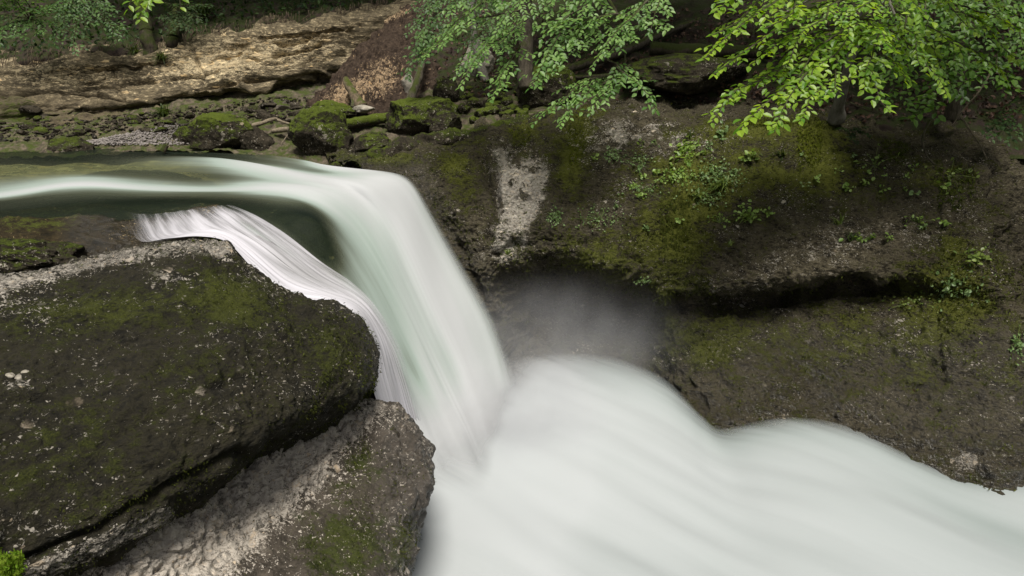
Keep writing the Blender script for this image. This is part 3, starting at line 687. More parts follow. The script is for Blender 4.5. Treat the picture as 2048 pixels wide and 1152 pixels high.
moss = .33 + .35 * blob(px, py, 200, 620, 260, 50, -5) + .35 * blob(px, py, 470, 600, 110, 60, 30) + .3 * blob(px, py, 660, 700, 60, 70) + .2 * blob(px, py, 120, 900, 200, 150) + .2 * blob(px, py, 400, 740, 100, 50)
wet = .5 * sstep(30, 5, poly_dist(px, py, [(690, 610), (730, 660), (745, 700), (735, 770)])) + .2
v2, f2_, ring = bou.closed((-1.2, 1.5, -2.2))
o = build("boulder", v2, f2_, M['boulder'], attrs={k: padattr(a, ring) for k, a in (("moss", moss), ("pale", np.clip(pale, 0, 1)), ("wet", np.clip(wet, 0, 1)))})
bou.moss, bou.obj = moss, o
tag(o, "huge dark mossy conglomerate boulder filling the near bank beside the cascade", "boulder")

LL = [
 [(640, 770, 8.9), (700, 790, 8.8), (740, 792, 8.9), (770, 797, 8.95), (800, 812, 9.05), (810, 850, 9.6), (805, 900, 10)],
 [(560, 830, 7.8), (620, 842, 7.8), (690, 845, 8.05), (755, 846, 8.3), (808, 846, 8.5), (834, 864, 8.8), (834, 910, 9.6)],
 [(430, 920, 6.6), (540, 925, 6.9), (640, 922, 7.5), (720, 912, 7.85), (800, 895, 8.1), (846, 900, 8.4), (850, 950, 9.3)],
 [(330, 1000, 5.7), (450, 985, 6.3), (570, 970, 6.9), (690, 955, 7.5), (790, 940, 7.8), (858, 935, 8.15), (858, 980, 9.1)],
 [(260, 1070, 5.2), (380, 1055, 5.7), (520, 1030, 6.4), (660, 1010, 6.95), (770, 1000, 7.35), (838, 1000, 7.7), (842, 1050, 8.7)],
 [(130, 1150, 4.7), (280, 1135, 5.2), (440, 1105, 5.8), (600, 1080, 6.35), (730, 1068, 6.8), (815, 1070, 7.2), (822, 1110, 8.2)],
 [(20, 1250, 4.4), (180, 1240, 4.7), (370, 1200, 5.3), (550, 1170, 5.8), (700, 1150, 6.2), (804, 1152, 6.7), (814, 1200, 7.8)],
 [(-100, 1420, 4.0), (80, 1400, 4.3), (300, 1380, 4.8), (500, 1350, 5.1), (680, 1330, 5.5), (792, 1320, 5.9), (815, 1380, 7.4)],
]
slab = Surf(LL, 340, 320)
p = slab.flat(); px, py = slab.px, slab.py
dsp = rock_disp(p, 71, big=.08, mid=.06, fine=.02, peb=0)
pebz = sstep(.2, .8, blob(px, py, 430, 1020, 330, 90, -38) + blob(px, py, 620, 900, 130, 60, -25))
f1, f2, rr = worley(p * np.array([9, 9, 9]), 5)
g1, g2, gr = worley(p * 20, 6)
dsp += pebz * (.07 * np.sqrt(np.clip(1 - (f1 / .66) ** 2, 0, 1)) * (rr > .3) + .03 * np.sqrt(np.clip(1 - (g1 / .7) ** 2, 0, 1)))
fac = sstep(740, 800, px)      # the wet chipped edge over the water
f1e, f2e, _ = worley(p * np.array([3.0, 3.0, 1.8]) + .4 * np.stack([noise(p * 5, 1)] * 3, 1), 15)
dsp += fac * .16 * (f2e - f1e - .25)
slab.displace(dsp); slab.refresh(); p = slab.flat(); px, py = slab.px, slab.py
pale = 1.15 * blob(px, py, 440, 1040, 340, 85, -38) + .45 * blob(px, py, 640, 860, 120, 40, -20) + .35 * blob(px, py, 330, 1130, 160, 60)
moss = .12 + .6 * blob(px, py, 700, 1090, 130, 90) + .4 * blob(px, py, 720, 930, 70, 60) + .3 * blob(px, py, 810, 1100, 20, 60)
wet = .85 * sstep(720, 800, px) + .5 * blob(px, py, 600, 860, 120, 30, -20) + .5 * sstep(40, 10, poly_dist(px, py, [(200, 1130), (330, 1040), (480, 935), (600, 860)]))
v2, f2_, ring = slab.closed((-.6, 1.2, -3.2))
o = build("rock_slab", v2, f2_, M['slab'], attrs={k: padattr(a, ring) for k, a in (("moss", moss), ("pale", np.clip(pale, 0, 1)), ("wet", np.clip(wet, 0, 1)))})
slab.moss, slab.obj = moss, o
tag(o, "pale pebbly conglomerate slab with wet chipped edge below the huge boulder", "rock slab")

KL = [
 [(-800, 425, 12), (-800, 455, 10.2), (-800, 490, 9.3), (-800, 565, 8.8), (-800, 740, 8.6)],
 [(-260, 420, 12), (-260, 446, 10.4), (-260, 475, 9.6), (-260, 545, 9.1), (-260, 700, 8.9)],
 [(0, 414, 12), (0, 434, 10.45), (0, 455, 9.7), (0, 505, 9.1), (0, 650, 8.9)],
 [(100, 412, 12), (100, 429, 10.65), (112, 446, 10.0), (130, 495, 9.4), (130, 650, 9.1)],
 [(195, 404, 12), (192, 419, 10.75), (205, 440, 10.25), (222, 500, 9.8), (222, 650, 9.5)],
 [(245, 412, 11.6), (240, 424, 10.72), (256, 450, 10.42), (276, 495, 10.05), (278, 650, 9.9)],
 [(330, 416, 11.4), (322, 430, 10.75), (336, 455, 10.5), (356, 490, 10.1), (356, 650, 9.9)],
 [(440, 404, 11.2), (437, 414, 10.8), (470, 440, 10.65), (512, 500, 10.3), (520, 650, 10.0)],
 [(560, 460, 11.2), (560, 470, 10.75), (596, 512, 10.6), (632, 580, 10.1), (640, 700, 9.8)],
 [(690, 560, 11.2), (690, 575, 10.75), (712, 596, 10.55), (735, 640, 10.2), (745, 780, 9.9)],
 [(750, 640, 11.4), (752, 660, 10.9), (770, 700, 10.75), (790, 760, 10.6), (800, 880, 10.6)],
]
led = Surf(KL, 260, 140)
p = led.flat(); px, py = led.px, led.py
dsp = rock_disp(p, 91, big=.06, mid=.05, fine=.02, peb=.02, ps=12) * sstep(900, 250, px) - .03
led.displace(dsp); led.refresh(); px, py = led.px, led.py
moss = .15 + .4 * blob(px, py, 60, 445, 120, 25) + .2 * blob(px, py, 180, 425, 80, 10)
pale = .3 * blob(px, py, 260, 440, 40, 20) + .25 * blob(px, py, 430, 420, 100, 20)
wet = sstep(100, 180, px) * .9
v2, f2_, ring = led.closed((0, 1.0, -1.6))
o = build("rock_ledge", v2, f2_, M['ledge'], attrs={k: padattr(a, ring) for k, a in (("moss", moss), ("pale", np.clip(pale, 0, 1)), ("wet", np.clip(wet, 0, 1)))})
tag(o, "wet brown rock ledge along the near river edge under the cascade", "rock ledge")

# ------------------------------------------------------------------ far bank, cliff, slopes
CF = [
 [(-420, 90, 22.5), (-420, 150, 20.4), (-420, 190, 20.0), (-420, 230, 19.5), (-420, 262, 19.0), (-420, 285, 18.6), (-420, 310, 18)],
 [(0, 90, 22.5), (0, 132, 20.4), (0, 160, 20.1), (0, 195, 19.7), (0, 225, 19.3), (0, 245, 19.2), (0, 275, 18.6)],
 [(150, 88, 22.5), (150, 122, 20.5), (150, 155, 20.2), (150, 190, 19.8), (150, 215, 19.5), (150, 232, 19.6), (150, 265, 19.0)],
 [(300, 80, 22.7), (300, 112, 20.6), (300, 140, 20.4), (300, 172, 20.0), (300, 198, 19.7), (300, 212, 20.0), (300, 245, 19.4)],
 [(420, 60, 22.9), (420, 82, 20.9), (420, 115, 20.6), (420, 150, 20.2), (420, 180, 19.8), (420, 197, 20.3), (420, 235, 19.6)],
 [(540, 40, 23), (540, 60, 21.1), (540, 90, 20.8), (540, 125, 20.4), (540, 162, 19.9), (540, 182, 20.5), (540, 220, 19.8)],
 [(650, 28, 23.2), (650, 50, 21.3), (650, 78, 21.0), (650, 108, 20.7), (650, 140, 20.3), (650, 165, 20.8), (650, 205, 20.2)],
 [(740, 12, 23.4), (740, 36, 21.6), (740, 60, 21.3), (740, 90, 21.1), (740, 120, 20.9), (740, 150, 20.9), (740, 190, 20.7)],
 [(860, -15, 23.8), (860, 6, 22.2), (860, 35, 22), (860, 70, 21.8), (860, 110, 21.6), (860, 150, 21.4), (860, 200, 21.2)],
]
cl = Surf(CF, 420, 260)
p = cl.flat(); px, py = cl.px, cl.py
dsp = rock_disp(p, 12, big=.16, mid=.06, fine=.022, peb=0, lay=.34, lz=4.2, dip=(-.05, 0))
for line, wd, dep in (([(330, 196), (400, 178), (480, 166), (560, 158), (650, 148)], 3.5, .30), ([(150, 182), (300, 166), (450, 142), (640, 97)], 2.6, .2), ([(0, 192), (120, 186), (250, 202)], 3, .22), ([(420, 122), (560, 96), (700, 60)], 2.4, .16),
                      ([(520, 134), (640, 120)], 2.4, .16), ([(385, 92), (396, 130), (404, 165)], 3, .16), ([(232, 140), (236, 175), (250, 200)], 2.6, .14), ([(60, 160), (140, 168), (210, 160)], 2.4, .14), ([(500, 150), (600, 136), (690, 112)], 2.6, .2), ([(0, 215), (90, 212), (160, 222)], 3, .2)):
    dsp -= dep * np.exp(-(poly_dist(px + 7 * noise(p * 1.6, 3), py + 7 * noise(p * 1.6, 4), line) / wd) ** 2)
cl.displace(dsp); cl.refresh(); px, py = cl.px, cl.py
pale = .30 + .3 * blob(px, py, 520, 110, 170, 40, -10) + .25 * blob(px, py, 130, 150, 130, 30) + .2 * blob(px, py, 400, 120, 80, 40)
moss = .5 * blob(px, py, 20, 215, 70, 30) + .3 * sstep(25, 5, poly_dist(px, py, [(0, 250), (150, 230), (300, 212)])) + .1
v2, f2_, ring = cl.closed((0, 3, 0))
o = build("cliff", v2, f2_, M['cliff'], attrs={k: padattr(a, ring) for k, a in (("moss", np.clip(moss, 0, 1)), ("pale", np.clip(pale, 0, 1)), ("wet", px * 0))})
tag(o, "low layered tan marl cliff across the river with undercut foot", "cliff", kind='structure')

def sheet(name, lines, nu, nv, mat, disp, label, cat, attrs=None):
    s = Surf(lines, nu, nv)
    s.displace(disp(s.flat(), s)); s.refresh()
    o = build(name, s.flat(), grid_faces(nu, nv), mat, attrs=attrs(s) if attrs else None)
    tag(o, label, cat, kind='structure')
    return s

bank = sheet("riverbank", [
 [(-420, 270, 20.0), (-420, 290, 18.8), (-420, 300, 17.6), (-420, 310, 16.6), (-420, 330, 15.6)],
 [(0, 235, 20.2), (0, 255, 18.9), (0, 275, 17.8), (0, 295, 16.9), (0, 320, 16)],
 [(150, 222, 20.3), (150, 248, 19.0), (150, 270, 17.9), (150, 290, 17.1), (150, 315, 16.2)],
 [(300, 205, 20.5), (300, 235, 19.2), (300, 265, 18.0), (300, 288, 17.2), (300, 310, 16.4)],
 [(420, 190, 20.7), (420, 225, 19.3), (420, 258, 18.1), (420, 285, 17.3), (420, 312, 16.2)],
 [(540, 175, 21), (540, 210, 19.5), (540, 248, 18.2), (540, 285, 17.1), (540, 325, 15.8)],
 [(640, 165, 21), (640, 205, 19.4), (640, 245, 18.0), (640, 290, 16.6), (640, 335, 15.4)],
 [(740, 170, 20.6), (740, 212, 18.6), (740, 250, 17.4), (740, 292, 16.1), (740, 340, 15.0)],
 [(860, 150, 20.4), (860, 200, 18.2), (860, 240, 17.2), (860, 285, 16.0), (860, 330, 15.3)],
 [(980, 140, 20), (980, 185, 18.0), (980, 225, 17.1), (980, 262, 16.2), (980, 310, 15.6)],
 [(1120, 130, 20), (1120, 170, 18.2), (1120, 200, 17.4), (1120, 230, 16.7), (1120, 280, 16)],
 [(1300, 120, 20), (1300, 150, 18.4), (1300, 180, 17.8), (1300, 210, 17.2), (1300, 250, 16.6)],
], 340, 120, M['bank'], lambda p, s: .16 * fbm(p * 1.1, 4, 7) + .07 * fbm(p * np.array([3, 3, 6]), 4, 8, ridge=True), "rubbly mossy far bank between the river and the cliff", "riverbank")

hill = sheet("hillside", [
 [(-600, -900, 40), (-600, -300, 28), (-600, -60, 24.5), (-600, 40, 22.6), (-600, 100, 21.4), (-600, 150, 20.7), (-600, 190, 20.6), (-600, 240, 20.6)],
 [(0, -900, 40), (0, -300, 28), (0, -60, 24), (0, 30, 22.4), (0, 90, 21.2), (0, 126, 20.6), (0, 160, 21), (0, 220, 21)],
 [(300, -900, 40), (300, -300, 28), (300, -60, 24), (300, 0, 23), (300, 60, 22), (300, 98, 21.0), (300, 140, 21.2), (300, 200, 21.2)],
 [(600, -900, 40), (600, -300, 28), (600, -80, 24.5), (600, -20, 23.2), (600, 20, 22.3), (600, 45, 21.5), (600, 90, 22), (600, 180, 22)],
 [(760, -900, 39), (760, -300, 28), (760, -90, 24.6), (760, -40, 23.4), (760, -5, 22.8), (760, 20, 22.4), (760, 80, 22), (760, 180, 22)],
 [(900, -900, 38), (900, -300, 27), (900, -80, 23.6), (900, 0, 22), (900, 80, 20.4), (900, 150, 18.9), (900, 200, 18), (900, 260, 17.5)],
 [(1150, -900, 37), (1150, -300, 26), (1150, -80, 22.6), (1150, 0, 20.8), (1150, 80, 19.2), (1150, 150, 18.0), (1150, 200, 17.2), (1150, 260, 16.6)],
 [(1500, -900, 36), (1500, -300, 24), (1500, -80, 20.5), (1500, 0, 19), (1500, 80, 17.8), (1500, 150, 16.9), (1500, 205, 16.4), (1500, 270, 15.8)],
 [(1800, -900, 34), (1800, -300, 22), (1800, -80, 19), (1800, 0, 17.8), (1800, 100, 16.8), (1800, 180, 16.0), (1800, 240, 15.4), (1800, 300, 15)],
 [(2100, -900, 32), (2100, -300, 20), (2100, -80, 17.6), (2100, 0, 16.6), (2100, 100, 15.8), (2100, 190, 15.2), (2100, 250, 14.6), (2100, 320, 14.2)],
 [(2700, -900, 28), (2700, -300, 17), (2700, -80, 15.2), (2700, 0, 14.4), (2700, 100, 13.6), (2700, 200, 13.0), (2700, 270, 12.6), (2700, 350, 12.3)],
], 380, 240, M['litter'], lambda p, s: .30 * fbm(p * .55, 4, 17) + .07 * fbm(p * 4, 3, 18), "dark leaf-littered forest slope above the gorge", "hillside")

clay = sheet("scree_slope", [
 [(610, 235, 18.9), (640, 195, 19.4), (690, 130, 20.2), (760, 60, 21.2), (810, 20, 22.0)],
 [(640, 235, 18.2), (672, 190, 18.9), (720, 125, 19.8), (780, 58, 20.9), (826, 15, 21.8)],
 [(690, 240, 17.7), (715, 185, 18.5), (755, 120, 19.5), (800, 55, 20.7), (842, 10, 21.6)],
 [(770, 245, 17.4), (780, 185, 18.3), (800, 120, 19.4), (830, 55, 20.6), (866, 5, 21.5)],
 [(850, 240, 17.5), (850, 180, 18.6), (855, 115, 19.7), (870, 50, 20.9), (900, 0, 21.9)],
 [(900, 230, 18.0), (895, 170, 19.1), (895, 110, 20.2), (905, 50, 21.3), (930, 0, 22.4)],
], 200, 180, M['clayrock'], lambda p, s: .26 * fbm(p * 1.0, 3, 27) + .06 * fbm(p * np.array([5, 5, 2]), 3, 28, ridge=True) + .02 * fbm(p * 12, 3, 29), "steep bare brown clay cone slumped against the cliff", "clay slope",
 attrs=lambda s: {"moss": s.px * 0 - .1, "wet": s.px * 0, "pale": np.clip(.12 + .48 * blob(s.px, s.py, 690, 190, 60, 34, -25) + .36 * blob(s.px, s.py, 775, 150, 50, 60) + .5 * blob(s.px, s.py, 760, 40, 80, 12, -20), 0, 1)})

n_ = 60
gx, gy = np.meshgrid(np.linspace(-70, 70, n_), np.linspace(-60, 80, n_), indexing='ij')
gp = np.stack([gx, gy, np.full_like(gx, -5.4)], -1).reshape(-1, 3)
gp[:, 2] += .12 * fbm(gp * .3, 3, 44)
o = build("ground", gp, grid_faces(n_, n_)[:, ::-1], M['litter'])
tag(o, "dark stony ground of the gorge floor under the rocks", "ground", kind='structure')

# ------------------------------------------------------------------ helper shapes
def icosphere(sub):
    t = (1 + 5 ** .5) / 2
    v = [(-1, t, 0), (1, t, 0), (-1, -t, 0), (1, -t, 0), (0, -1, t), (0, 1, t), (0, -1, -t), (0, 1, -t), (t, 0, -1), (t, 0, 1), (-t, 0, -1), (-t, 0, 1)]
    f = [(0, 11, 5), (0, 5, 1), (0, 1, 7), (0, 7, 10), (0, 10, 11), (1, 5, 9), (5, 11, 4), (11, 10, 2), (10, 7, 6), (7, 1, 8), (3, 9, 4), (3, 4, 2), (3, 2, 6), (3, 6, 8), (3, 8, 9), (4, 9, 5), (2, 4, 11), (6, 2, 10), (8, 6, 7), (9, 8, 1)]
    v = [np.array(a) / np.linalg.norm(a) for a in v]
    for _ in range(sub):
        cache = {}; nf = []
        def mid(a, b_):
            k = (min(a, b_), max(a, b_))
            if k not in cache:
                m = v[a] + v[b_]; v.append(m / np.linalg.norm(m)); cache[k] = len(v) - 1
            return cache[k]
        for a, b_, c in f:
            ab, bc, ca = mid(a, b_), mid(b_, c), mid(c, a)
            nf += [(a, ab, ca), (b_, bc, ab), (c, ca, bc), (ab, bc, ca)]
        f = nf
    return np.array(v), np.array(f)
ICO = {k: icosphere(k) for k in (1, 2, 3, 4, 5)}

def rock_shape(size, seed, sub=4, cuts=7, rough=.10, tilt=None):
    v, f = ICO[sub]; v = v.copy()
    rng = np.random.RandomState(seed)
    for _ in range(cuts):
        n = rng.normal(size=3); n /= np.linalg.norm(n); k = rng.uniform(.55, .86)
        over = np.maximum(0, v @ n - k)
        v = v - over[:, None] * n * .92
    v = v * (1 + rough * fbm(v * 1.6 + seed, 4, seed)[:, None] + rough * .25 * fbm(v * 7 + seed, 3, seed + 3)[:, None])
    v = v * (1 + .018 * fbm(v * 18 + seed, 3, seed + 6)[:, None]) * (np.asarray(size) / 2)
    if tilt:
        c, s = math.cos(tilt), math.sin(tilt)
        v = np.stack([v[:, 0] * c + v[:, 2] * s, v[:, 1], -v[:, 0] * s + v[:, 2] * c], 1)
    return v, f

def vnormals(v, f):
    n = np.zeros_like(v); fn = np.cross(v[f[:, 1]] - v[f[:, 0]], v[f[:, 2]] - v[f[:, 0]])
    for k in range(3): np.add.at(n, f[:, k], fn)
    return n / (np.linalg.norm(n, axis=1, keepdims=True) + 1e-9)

MOSSY = {'moss': (.18, .62), 'moss_dim': (.02, .5), 'stone_dim': (-.1, .25)}
def mossy_obj(name, v, f, key, origin, add=0.0):
    if isinstance(f, list) and f[0].shape[1] == 3: f = f[0]
    tri = f if not isinstance(f, list) else f[0][:, :3]
    if isinstance(f, list): n = np.zeros_like(v); n[:, 2] = np.repeat(1, len(v)); n = vnormals(v, np.concatenate([f[0][:, :3], f[0][:, [0, 2, 3]]]))
    else: n = vnormals(v, tri)
    b0, k = MOSSY[key]
    z = v[:, 2]; zr = (z - z.min()) / (np.ptp(z) + 1e-6)
    ms = b0 + k * (n[:, 2] * .7 + .35) + .3 * (zr - .5) + .35 * fbm((v) * 2.1, 3, 6) + add
    return build(name, v, f, M['bankrock'], origin=origin, attrs={"moss": np.clip(ms, 0, 1.1), "pale": .12 + .25 * np.clip(fbm(v * 3, 2, 8), 0, 1), "wet": sstep(.25, .0, zr) * .7})

def px_rock(name, cx, cy, wpx, hpx, d, seed, mat, label, cat="boulder", group=None, deep=.9, sub=5, tilt=None, cuts=7, rough=.16):
    c = P(cx, cy, d); w_ = wpx * d / F; h_ = hpx * d / F
    v, f = rock_shape((w_ * 1.04, w_ * deep, h_ * 1.1), seed, sub, cuts, rough, tilt)
    key = [k_ for k_ in MOSSY if mat is M[k_]]
    o = mossy_obj(name, v + c, f, key[0], c) if key else build(name, v + c, f, mat, origin=c)
    return tag(o, label, cat, group)

def tube(pts, rad, seg=8, wob=.0, seed=0, sub=4):
    pts = np.asarray(pts, float); rad = np.asarray(rad, float)
    n = (len(pts) - 1) * sub + 1
    t = np.linspace(0, len(pts) - 1, n)
    c = cr(pts, t); r_ = np.interp(t, np.arange(len(pts)), rad)
    T = np.gradient(c, axis=0); T /= np.linalg.norm(T, axis=1, keepdims=True) + 1e-9
    ref = np.where(np.abs(T[:, 2:3]) > .9, np.array([[1.0, 0, 0]]), np.array([[0, 0, 1.0]]))
    A = np.cross(T, ref); A /= np.linalg.norm(A, axis=1, keepdims=True) + 1e-9
    B = np.cross(T, A)
    an = np.linspace(0, 2 * np.pi, seg, endpoint=False)
    ring = c[:, None] + r_[:, None, None] * (np.cos(an)[None, :, None] * A[:, None] + np.sin(an)[None, :, None] * B[:, None])
    v = ring.reshape(-1, 3)
    if wob:
        cc = np.repeat(c, seg, 0)
        v = cc + (v - cc) * (1 + wob * fbm(v * 3 + seed, 3, seed))[:, None]
    a = np.arange(n * seg).reshape(n, seg); b_ = np.roll(a, -1, 1)
    f = np.stack([a[:-1], b_[:-1], b_[1:], a[1:]], -1).reshape(-1, 4)
    v = np.concatenate([v, c[:1], c[-1:]]); k = n * seg
    f0 = np.stack([b_[0], a[0], np.full(seg, k)], 1); f1_ = np.stack([a[-1], b_[-1], np.full(seg, k + 1)], 1)
    return v, [f, np.concatenate([f0, f1_])]

def merge(parts):
    V, Q, T = [], [], []; off = 0
    for v, fs in parts:
        V.append(v)
        for g in (fs if isinstance(fs, list) else [fs]):
            g = np.asarray(g)
            if len(g) == 0: continue
            (Q if g.shape[1] == 4 else T).append(g + off)
        off += len(v)
    out = []
    if Q: out.append(np.concatenate(Q))
    if T: out.append(np.concatenate(T))
    return np.concatenate(V), out

def leaves(org, dr, nrm, ln, wd, fold=.12, droop=.1):
    """pointed oval leaves, two folded halves each"""
    org, dr, nrm = (np.asarray(a, float) for a in (org, dr, nrm))
    dr = dr / (np.linalg.norm(dr, axis=1, keepdims=True) + 1e-9)
    sd_ = np.cross(nrm, dr); sd_ /= np.linalg.norm(sd_, axis=1, keepdims=True) + 1e-9
    up_ = np.cross(dr, sd_)
    ln = np.asarray(ln)[:, None]; wd = np.asarray(wd)[:, None]
    pts = [org,
           org + dr * ln * .30 + sd_ * wd * .46 + up_ * wd * fold,
           org + dr * ln * .68 + sd_ * wd * .40 + up_ * (wd * fold - ln * droop * .4),
           org + dr * ln - up_ * ln * droop,
           org + dr * ln * .68 - sd_ * wd * .40 + up_ * (wd * fold - ln * droop * .4),
           org + dr * ln * .30 - sd_ * wd * .46 + up_ * wd * fold,
           org + dr * ln * .5 - up_ * ln * droop * .25]
    v = np.stack(pts, 1).reshape(-1, 3)
    k = np.arange(len(org))[:, None] * 7
    f = np.concatenate([k + np.array([[0, 1, 2, 6]]), k + np.array([[6, 2, 3, 4]]), k + np.array([[0, 6, 4, 5]])])
    return v, f

rng = np.random.RandomState(4)
def spray(a, b_, spread, seed, leaf=.11, sag=.12, dens=1.0, side=9, tilt=0.0, jit=.17):
    """a beech spray: a main twig from a to b with side twigs in one leaning plane, leaves alternate along them"""
    r_ = np.random.RandomState(seed)
    a, b_ = np.asarray(a, float), np.asarray(b_, float)
    L = np.linalg.norm(b_ - a); ax = (b_ - a) / L
    up_ = np.array([0, 0, 1.0]) + r_.normal(size=3) * .12 + np.array([0, -tilt, 0])
    sdv = np.cross(up_, ax); sdv /= np.linalg.norm(sdv)
    nrm = np.cross(ax, sdv)
    n = 7
    tt = np.linspace(0, 1, n)
    main = a + (b_ - a) * tt[:, None] + np.array([0, 0, 1.0]) * (sag * L * (tt * (1 - tt) * 2 - tt ** 2 * .3))[:, None]
    main[1:-1] += r_.normal(size=(n - 2, 3)) * .02 * L
    tw = [tube(main, np.linspace(.014, .003, n) * (L / 1.5 + .35), 5, sub=2)]
    O, D, N_ = [], [], []
    def along(path, dens_, l0):
        seg = np.linalg.norm(np.diff(path, axis=0), axis=1).sum()
        m = max(3, int(seg / (leaf * .44) * dens_))
        t = np.linspace(.08, 1, m) * (len(path) - 1)
        c = cr(path, t); T = np.gradient(c, axis=0)
        T /= np.linalg.norm(T, axis=1, keepdims=True) + 1e-9
        S = np.cross(nrm, T); sg = np.where(np.arange(m) % 2 == 0, 1.0, -1.0)[:, None]
        d_ = T * .75 + S * sg * .85 + r_.normal(size=(m, 3)) * jit - np.array([0, 0, .12])
        O.append(c); D.append(d_); N_.append(nrm + r_.normal(size=(m, 3)) * jit * 1.1)
    along(main[2:], dens, 1)
    k = max(3, int(side * (.6 + .4 * L)))
    for i in range(k):
        t = .12 + .8 * (i + r_.rand() * .5) / k
        st = cr(main, np.array([t * (n - 1)]))[0]
        sg = 1 if i % 2 == 0 else -1
        ln = spread * (1 - t * .62) * r_.uniform(.65, 1.1)
        d_ = ax * r_.uniform(.55, .95) + sdv * sg * r_.uniform(.6, 1) + r_.normal(size=3) * .08
        d_ /= np.linalg.norm(d_)
        pt = np.array([st + d_ * ln * q_ + np.array([0, 0, -1]) * ln * .16 * q_ ** 2 for q_ in (0, .35, .7, 1)])
        tw.append(tube(pt, [.006, .005, .004, .002], 4, sub=1))
        along(pt, dens, 1)
    O, D, N_ = (np.concatenate(q_) for q_ in (O, D, N_))
    keep = r_.rand(len(O)) < .93
    O, D, N_ = O[keep], D[keep], N_[keep]
    ln = leaf * r_.uniform(.65, 1.15, len(O))
    lv = leaves(O, D, N_, ln, ln * r_.uniform(.55, .68, len(O)))
    return lv, merge(tw)

def cloud(c, rad, n, size, seed):                # a loose cloud of leaves, kept above the frame to cast shade
    r_ = np.random.RandomState(seed)
    q_ = r_.normal(size=(n, 3)); q_ /= np.linalg.norm(q_, axis=1, keepdims=True)
    q_ = q_ * r_.rand(n, 1) ** .45 * np.asarray(rad)
    nz = fbm(q_ * .9 + seed, 2, seed)
    q_ = q_[nz > -.12]
    m = len(q_)
    return leaves(q_ + c, r_.normal(size=(m, 3)) - np.array([0, 0, .3]), np.array([0, 0, 1]) + r_.normal(size=(m, 3)) * .5, size * r_.uniform(.6, 1.2, m), size * r_.uniform(.4, .7, m))

def grass_tuft(c, n, ln, nrm, seed, spread=.5, wd=.012, out=None, k=1.0):
    r_ = np.random.RandomState(seed); V, Q = [], []
    for i in range(n):
        az = r_.rand() * 6.283; el = r_.uniform(.35, 1.35)
        d_ = np.array([math.cos(az) * math.cos(el), math.sin(az) * math.cos(el), math.sin(el)]) + nrm * .55
        d_ /= np.linalg.norm(d_); L = ln * r_.uniform(.5, 1.1); sd_ = np.cross(d_, [0, 0, 1]); sd_ /= np.linalg.norm(sd_) + 1e-6
        base = c + r_.normal(size=3) * spread * ln * .15
        pts = [base + d_ * L * t - np.array([0, 0, 1]) * L * .55 * t ** 2.2 for t in (0, .35, .7, 1)]
        ws = (wd, wd * .9, wd * .6, wd * .08); o_ = len(V)
        for p_, w_ in zip(pts, ws): V += [p_ - sd_ * w_ / 2, p_ + sd_ * w_ / 2]
        for k in range(3): Q.append((o_ + 2 * k, o_ + 2 * k + 1, o_ + 2 * k + 3, o_ + 2 * k + 2))
    return np.array(V), np.array(Q)

# ------------------------------------------------------------------ boulders on the far bank
px_rock("boulder", 140, 297, 100, 44, 16.6, 3, M['moss_dim'], "wedge of mossy rock poking out of the river in front of the gravel beach", tilt=.25, deep=.7)
px_rock("boulder", 446, 272, 130, 88, 16.7, 5, M['moss'], "big rounded mossy boulder at the water's edge right of the gravel beach", deep=.8)
px_rock("boulder", 374, 274, 50, 36, 17.2, 9, M['moss'], "small low mossy rock leaning against the left of a big boulder", deep=.8)
px_rock("boulder", 515, 284, 90, 54, 16.7, 12, M['stone_dim'], "grey brown bare rock sloping down to water between two mossy boulders", tilt=.35, deep=.7)
px_rock("boulder", 645, 274, 126, 104, 15.9, 16, M['moss'], "tall mossy boulder with pale flecks standing just above the river lip", deep=.8)
px_rock("boulder", 662, 226, 110, 42, 17.3, 18, M['moss'], "flat topped mossy block behind the tall boulder above the lip", deep=.7)
px_rock("boulder", 845, 238, 140, 100, 16.4, 21, M['moss'], "largest bright mossy boulder under the clay slope beside a mossy log", deep=.8)
px_rock("boulder", 890, 252, 66, 54, 15.9, 24, M['moss_dim'], "round dark boulder nestled in front of the largest mossy boulder", cuts=3, deep=.9)
px_rock("boulder", 738, 292, 96, 46, 15.6, 27, M['moss_dim'], "low dark mossy rock between two mossy boulders above the lip", deep=.9, tilt=-.3)
px_rock("boulder", 892, 184, 52, 48, 17.4, 30, M['moss_dim'], "square mossy rock below the leaning dead trunk", deep=.8)
px_rock("boulder", 1090, 180, 130, 90, 17.1, 33, M['moss'], "broad mossy boulder behind the hanging leaves by the central trunk", deep=.8)
px_rock("boulder", 1370, 155, 250, 78, 16.6, 36, M['moss_dim'], "long dark mossy rock bench under the horizontal fallen log", deep=.6)
px_rock("boulder", 955, 125, 80, 90, 19.0, 39, M['cliff_stone'] if 'cliff_stone' in M else M['stone'], "tan bare block half hidden by the silvery beech leaves", deep=.8)
px_rock("boulder", 815, 168, 26, 36, 18.3, 41, M['stone'], "small tan block perched at the foot of the leaning dead trunk", deep=.8, sub=3)
px_rock("boulder", 40, 512, 230, 84, 8.9, 44, M['moss_dim'], "green mossy hump of rock wedged between ledge and huge boulder", deep=.5, rough=.3, cuts=5, tilt=.12)
px_rock("boulder", 62, 220, 44, 18, 19.2, 47, M['stone_dim'], "dull pinkish rectangular stone at the left foot of the cliff", deep=.8, sub=3, cuts=9)
px_rock("stone", 728, 218, 56, 14, 17.2, 50, M['stone'], "thin pale flat stone lying across mossy block below the clay", "stone", deep=.7, sub=3)
px_rock("stone", 780, 297, 26, 16, 15.5, 53, M['stone'], "small pale grey stone between the dark mossy rocks by the lip", "stone", deep=.8, sub=3)
